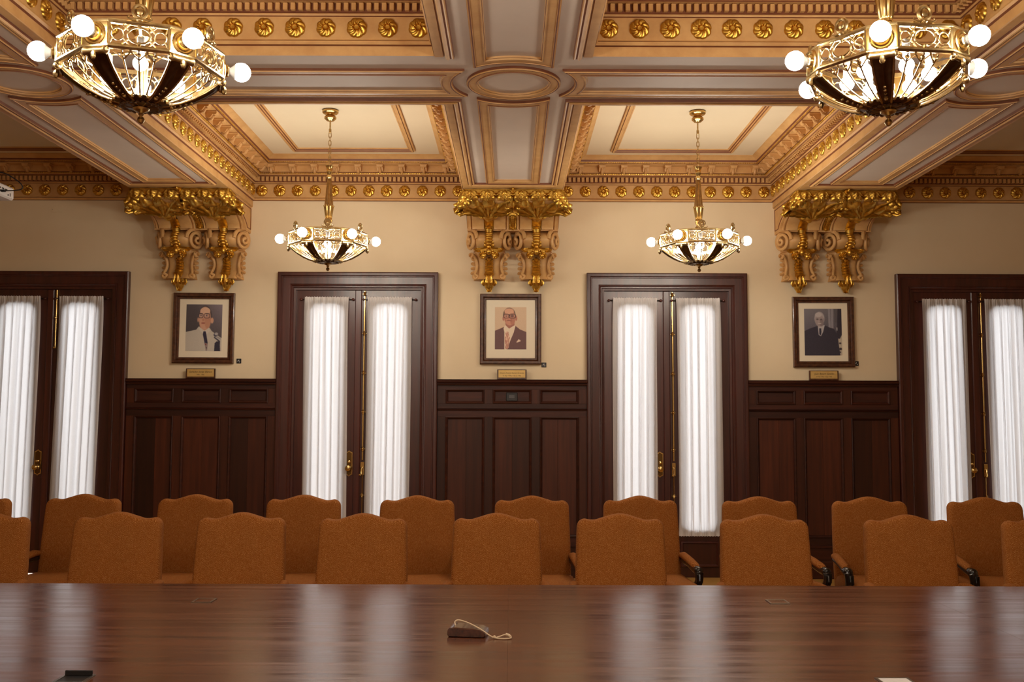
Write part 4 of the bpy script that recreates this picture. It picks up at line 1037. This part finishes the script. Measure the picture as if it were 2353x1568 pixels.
def hatch(x, y, wx, wy, label, op, mt):
    r = thing('cable_hatch', label, 'hatch', (x, y, TZ), group='cable hatches in the tabletop')
    MB().miter([(-wx, -wy), (wx, -wy), (wx, wy), (-wx, wy)], [(0, .0005), (.0, .004), (.008, .004), (.008, .0005)], True, lambda a, c, h: (a, c, h)).build('trim', 'steel_trim', r, smooth=0)
    MB().box(-wx+.008, wx-.008, -wy+.008, wy-.008, .0004, .003, .0005).build('lid', mt, r, smooth=0)
    if op: MB().box(-wx+.006, wx-.006, -.004, .004, 0, .016, .001, M=T(0, wy-.012, .003)).build('flap', 'black_plastic', r, smooth=0)
hatch(-1.397, 4.606, .045, .05, 'flush cable hatch in the far left of the tabletop', False, 'table_wood')
hatch(1.217, 4.62, .045, .048, 'flush cable hatch in the far right of the tabletop', False, 'table_wood')
hatch(-1.40, 3.26, .05, .05, 'open black cable hatch at the bottom left photo edge', True, 'black_plastic')
hatch(1.235, 3.255, .055, .05, 'grey cable hatch at the bottom right photo edge', False, 'white_plastic')
fob = thing('wooden_key_fob', 'small dark wooden block with a loop of pale cord on the table', 'key fob', (-.165, 3.925, TZ+.0005), -.12)
prf = [(-.07, 0), (.068, 0), (.074, .006), (.072, .02), (.05, .03), (-.045, .036), (-.066, .034), (-.074, .026), (-.075, .008)]
m = MB(); P0 = [(x, -.045, z) for x, z in prf]; P1 = [(x, -.05+.095, z) for x, z in prf]; Pm0 = [(x*.96, -.052, .018+(z-.018)*.8) for x, z in prf]; Pm1 = [(x*.96, .052, .018+(z-.018)*.8) for x, z in prf]
m.loft(P0, P1); m.loft(Pm0, P0); m.loft(P1, Pm1); m.face(Pm0[::-1]); m.face(Pm1)
m.build('block', 'fob_wood', fob, smooth=40)
def smooth_path(P, n=5):
    out = []; P = [Vector(p) for p in P]
    for i in range(len(P)-1):
        a, b_, c_, d_ = P[max(0, i-1)], P[i], P[i+1], P[min(len(P)-1, i+2)]
        for k in range(n):
            t = k/n; out.append(tuple(.5*((2*b_)+(c_-a)*t+(2*a-5*b_+4*c_-d_)*t*t+(3*b_-a-3*c_+d_)*t**3)))
    return out+[tuple(P[-1])]
m = MB(); m.tube(smooth_path([(-.05, .0, .034), (-.055, .01, .046), (-.04, .014, .052), (0, .0, .045), (.05, -.03, .03), (.095, -.05, .008), (.112, -.052, .004), (.13, -.035, .006), (.15, -.03, .012), (.165, -.035, .008), (.172, -.05, .004), (.15, -.062, .003), (.125, -.06, .003), (.108, -.054, .004)]), .0026, 6)
m.tube([(.15, -.03, .0125), (.16, -.032, .011), (.17, -.042, .007)], .005, 8); m.ball((.109, -.052, .006), .006, 8, 5)
m.build('cord', 'string', fob)

# ------------------------------------------------------------------ upholstered armchairs
def pillow(m, outline, axis, half, prof, mi=0):
    """closed cushion: outline in a plane, profile of (inset fraction, height fraction) on both faces; axis maps (u, v, w) to 3-D"""
    n = len(outline); cu = sum(p[0] for p in outline)/n; cv = sum(p[1] for p in outline)/n; rows = []
    for side in (1, -1):
        seq = prof if side == 1 else prof[::-1]
        for ins, h in seq:
            if side == -1 and ins == prof[0][0] and h == 0: continue
            rows.append([axis(cu+(p[0]-cu)*(1-ins), cv+(p[1]-cv)*(1-ins), side*h*half) for p in outline])
    # order: front centre -> rim -> back centre
    R = [[axis(cu+(p[0]-cu)*(1-i_), cv+(p[1]-cv)*(1-i_), h_*half) for p in outline] for i_, h_ in prof[::-1]]
    R += [[axis(cu+(p[0]-cu)*(1-i_), cv+(p[1]-cv)*(1-i_), -h_*half) for p in outline] for i_, h_ in prof[1:]]
    m.grid(R, mi, cu=True); m.face(R[0][::-1]); m.face(R[-1])
PPR = [(0, 0), (.004, .3), (.014, .6), (.035, .82), (.075, .95), (.16, 1.02), (.32, 1.1), (.55, 1.16), (.8, 1.19)]
def back_outline():
    hb, ht, H0, H1 = .274, .262, .36, .985
    P = []
    n = 10
    P += [(-hb+.0+2*hb*i/n, H0) for i in range(n+1)]                    # bottom edge
    RC = .05
    side = lambda t: (hb+(ht-hb)*t+.004*math.sin(PI*t), H0+(H1-RC-H0)*t)
    P += [side(i/14) for i in range(1, 14)]
    P += [(ht-RC+RC*math.cos(PI/2*i/8), H1-RC+RC*math.sin(PI/2*i/8)) for i in range(9)]
    top = lambda u: H1-.006*math.sin(PI*min(1, max(0, (1-abs(u))/.42)))+.032*(.5+.5*math.cos(PI*min(1, abs(u)/.7)))**.85
    P += [((1-2*i/26)*(ht-RC), top(1-2*i/26)) for i in range(1, 26)]
    P += [(-ht+RC+RC*math.cos(PI/2+PI/2*i/8), H1-RC+RC*math.sin(PI/2+PI/2*i/8)) for i in range(9)]
    P += [(-x, z) for x, z in [side(1-i/14) for i in range(1, 14)]]
    return P
def make_chair(label):
    root = thing('armchair', label, 'chair', (0, 0, 0), group=None)
    lean = .13
    m = MB(); pillow(m, back_outline(), lambda u, v, w_: (u, -w_+(v-.45)*lean+.0, v), .05, PPR); m.build('backrest', 'herringbone', root, smooth=60)
    out = [(-.27, -.5), (-.28, -.515), (.28, -.515), (.27, -.5)]
    so = []
    for cx, cy, a in ((.25, -.02, 0), (-.25, -.02, PI/2), (-.275, -.47, PI), (.275, -.47, 1.5*PI)):
        so += [(cx+.04*math.cos(a+PI/2*i/5), cy+.04*math.sin(a+PI/2*i/5)) for i in range(6)]
    so2 = []
    for i in range(len(so)):
        p, q = so[i], so[(i+1) % len(so)]; so2 += [p, ((p[0]+q[0])/2, (p[1]+q[1])/2)]
    m = MB(); pillow(m, so2, lambda u, v, w_: (u, v-.05, .425+w_), .06, PPR); m.build('seat', 'herringbone', root, smooth=60)
    MB().box(-.28, .28, -.555, .0, .31, .375, .008).build('seat_rail', 'black_wood', root)
    for s in (-1, 1):
        MB().tube([(s*.275, .0, .605), (s*.285, -.06, .612), (s*.3, -.2, .598), (s*.312, -.32, .582), (s*.318, -.36, .572)], [.024, .03, .03, .028, .02], 12, flat=.8, up=(0, 0, 1)).build('arm_pad', 'herringbone', root, smooth=60)
        m = MB(); m.tube([(s*.27, .02, .578), (s*.298, -.2, .57), (s*.312, -.33, .556), (s*.318, -.39, .558), (s*.32, -.425, .54), (s*.318, -.43, .5), (s*.308, -.4, .45), (s*.3, -.37, .4), (s*.298, -.36, .34)], [.016, .018, .024, .03, .03, .027, .026, .028, .03], 10)
        m.ball((s*.319, -.41, .557), (.032, .034, .03), 10, 6)
        for q in range(3): m.tube([(s*(.31+.009*(q-1)), -.455+.004*q, .54), (s*(.309+.009*(q-1)), -.456, .5), (s*(.3+.01*(q-1)), -.43, .45), (s*(.292+.01*(q-1)), -.402, .4)], .005, 5)
        m.build('arm_post', 'black_wood', root)
        for y, a in ((-.5, -.02), (-.02, .06)):
            MB().tube([(s*.25, y, .33), (s*.255, y+a*.2, .25), (s*.245, y+a*.5, .12), (s*.25, y+a, .0)], [.032, .03, .02, .024], 10).build('leg', 'black_wood', root)
    return root
near = [(-30, 'cut off by the left edge'), (275, 'first whole'), (558, ''), (838, ''), (1143, ''), (1426, ''), (1755, ''), (2086, ''), (2399, '')]
far = [-56, 194, 451, 700, 961.5, 1223, 1473, 1744, 1997.5, 2260]
def xat(u, zc): return (u-1176.5)/2287.6*zc
NL = ['front row orange herringbone armchair cut off by the left photo edge', 'front row orange herringbone armchair under the left wainscot, nearest the leftmost door', 'front row orange herringbone armchair before the right part of the left wainscot', 'front row orange herringbone armchair below the left middle door lock plate', 'front row orange herringbone armchair at the middle of the table', 'front row orange herringbone armchair left of the right middle door curtain hem', 'front row orange herringbone armchair right of the right middle door curtain hem', 'front row orange herringbone armchair before the right wainscot and rightmost door', 'front row orange herringbone armchair cut off by the right photo edge']
FL = ['back row orange herringbone armchair, sliver at the left photo edge', 'back row orange herringbone armchair against the leftmost door', 'back row orange herringbone armchair against the middle of the left wainscot', 'back row orange herringbone armchair before the left curtain of the left middle door', 'back row orange herringbone armchair before the right curtain of the left middle door', 'back row orange herringbone armchair against the right part of the centre wainscot', 'back row orange herringbone armchair before the left curtain of the right middle door', 'back row orange herringbone armchair between right middle door and right wainscot', 'back row orange herringbone armchair with visible black arm before the right wainscot', 'back row orange herringbone armchair against the rightmost door']
proto = None
rg = random.Random(5)
for row, (us, labs, y) in enumerate((([n[0] for n in near], NL, 5.985), (far, FL, 7.18))):
    for u, lb in zip(us, labs):
        zc = (y+.07)*.9973+(1.0-EYE)*.0732
        if proto is None: proto = make_chair(lb); c = proto
        else: c = copy_tree(proto)
        c.location = (xat(u, zc), y+rg.uniform(-.02, .02), 0); c.rotation_euler = (0, 0, rg.uniform(-.02, .02)); c['label'] = lb
        if row: c.scale = (1.015, 1.0, 1.01)
        c['group'] = 'armchairs of the front row' if row == 0 else 'armchairs of the back row'

# ------------------------------------------------------------------ projector at the left edge
pj = thing('projector', 'white ceiling projector at the left photo edge with black cable', 'projector', (-3.88, 7.1, 3.24), math.radians(-1))
MB().box(-.15, .15, -.25, .25, -.05, .045, .012).build('case', 'white_plastic', pj)
m = MB()
for k in range(5): m.box(.149, .1525, -.06+.045*k, -.035+.045*k, .004, .014)
for k in range(3): m.box(.149, .1525, -.05+.05*k, -.02+.05*k, -.02, -.006)
m.box(.149, .1525, .185, .192, -.03, -.006).box(.149, .1525, .155, .165, -.03, -.018); m.build('port', 'black_plastic', pj, smooth=0)
MB().box(-.05, .05, -.05, .05, .045, .07, .004).tube([(0, 0, .065), (0, 0, CEI-3.24-.001)], .02, 10).build('ceiling_mount', 'white_plastic', pj)
m = MB().box(.15, .18, .055, .075, -.022, -.006, .002)
m.tube(smooth_path([(.17, .065, -.014), (.22, .085, -.008), (.27, .1, .002), (.285, .105, .02), (.27, .1, .05), (.225, .085, .085), (.17, .06, .115), (.1, .02, .12), (.03, 0, .15), (.018, 0, .3)]), .0042, 8); m.build('cable', 'black_plastic', pj)
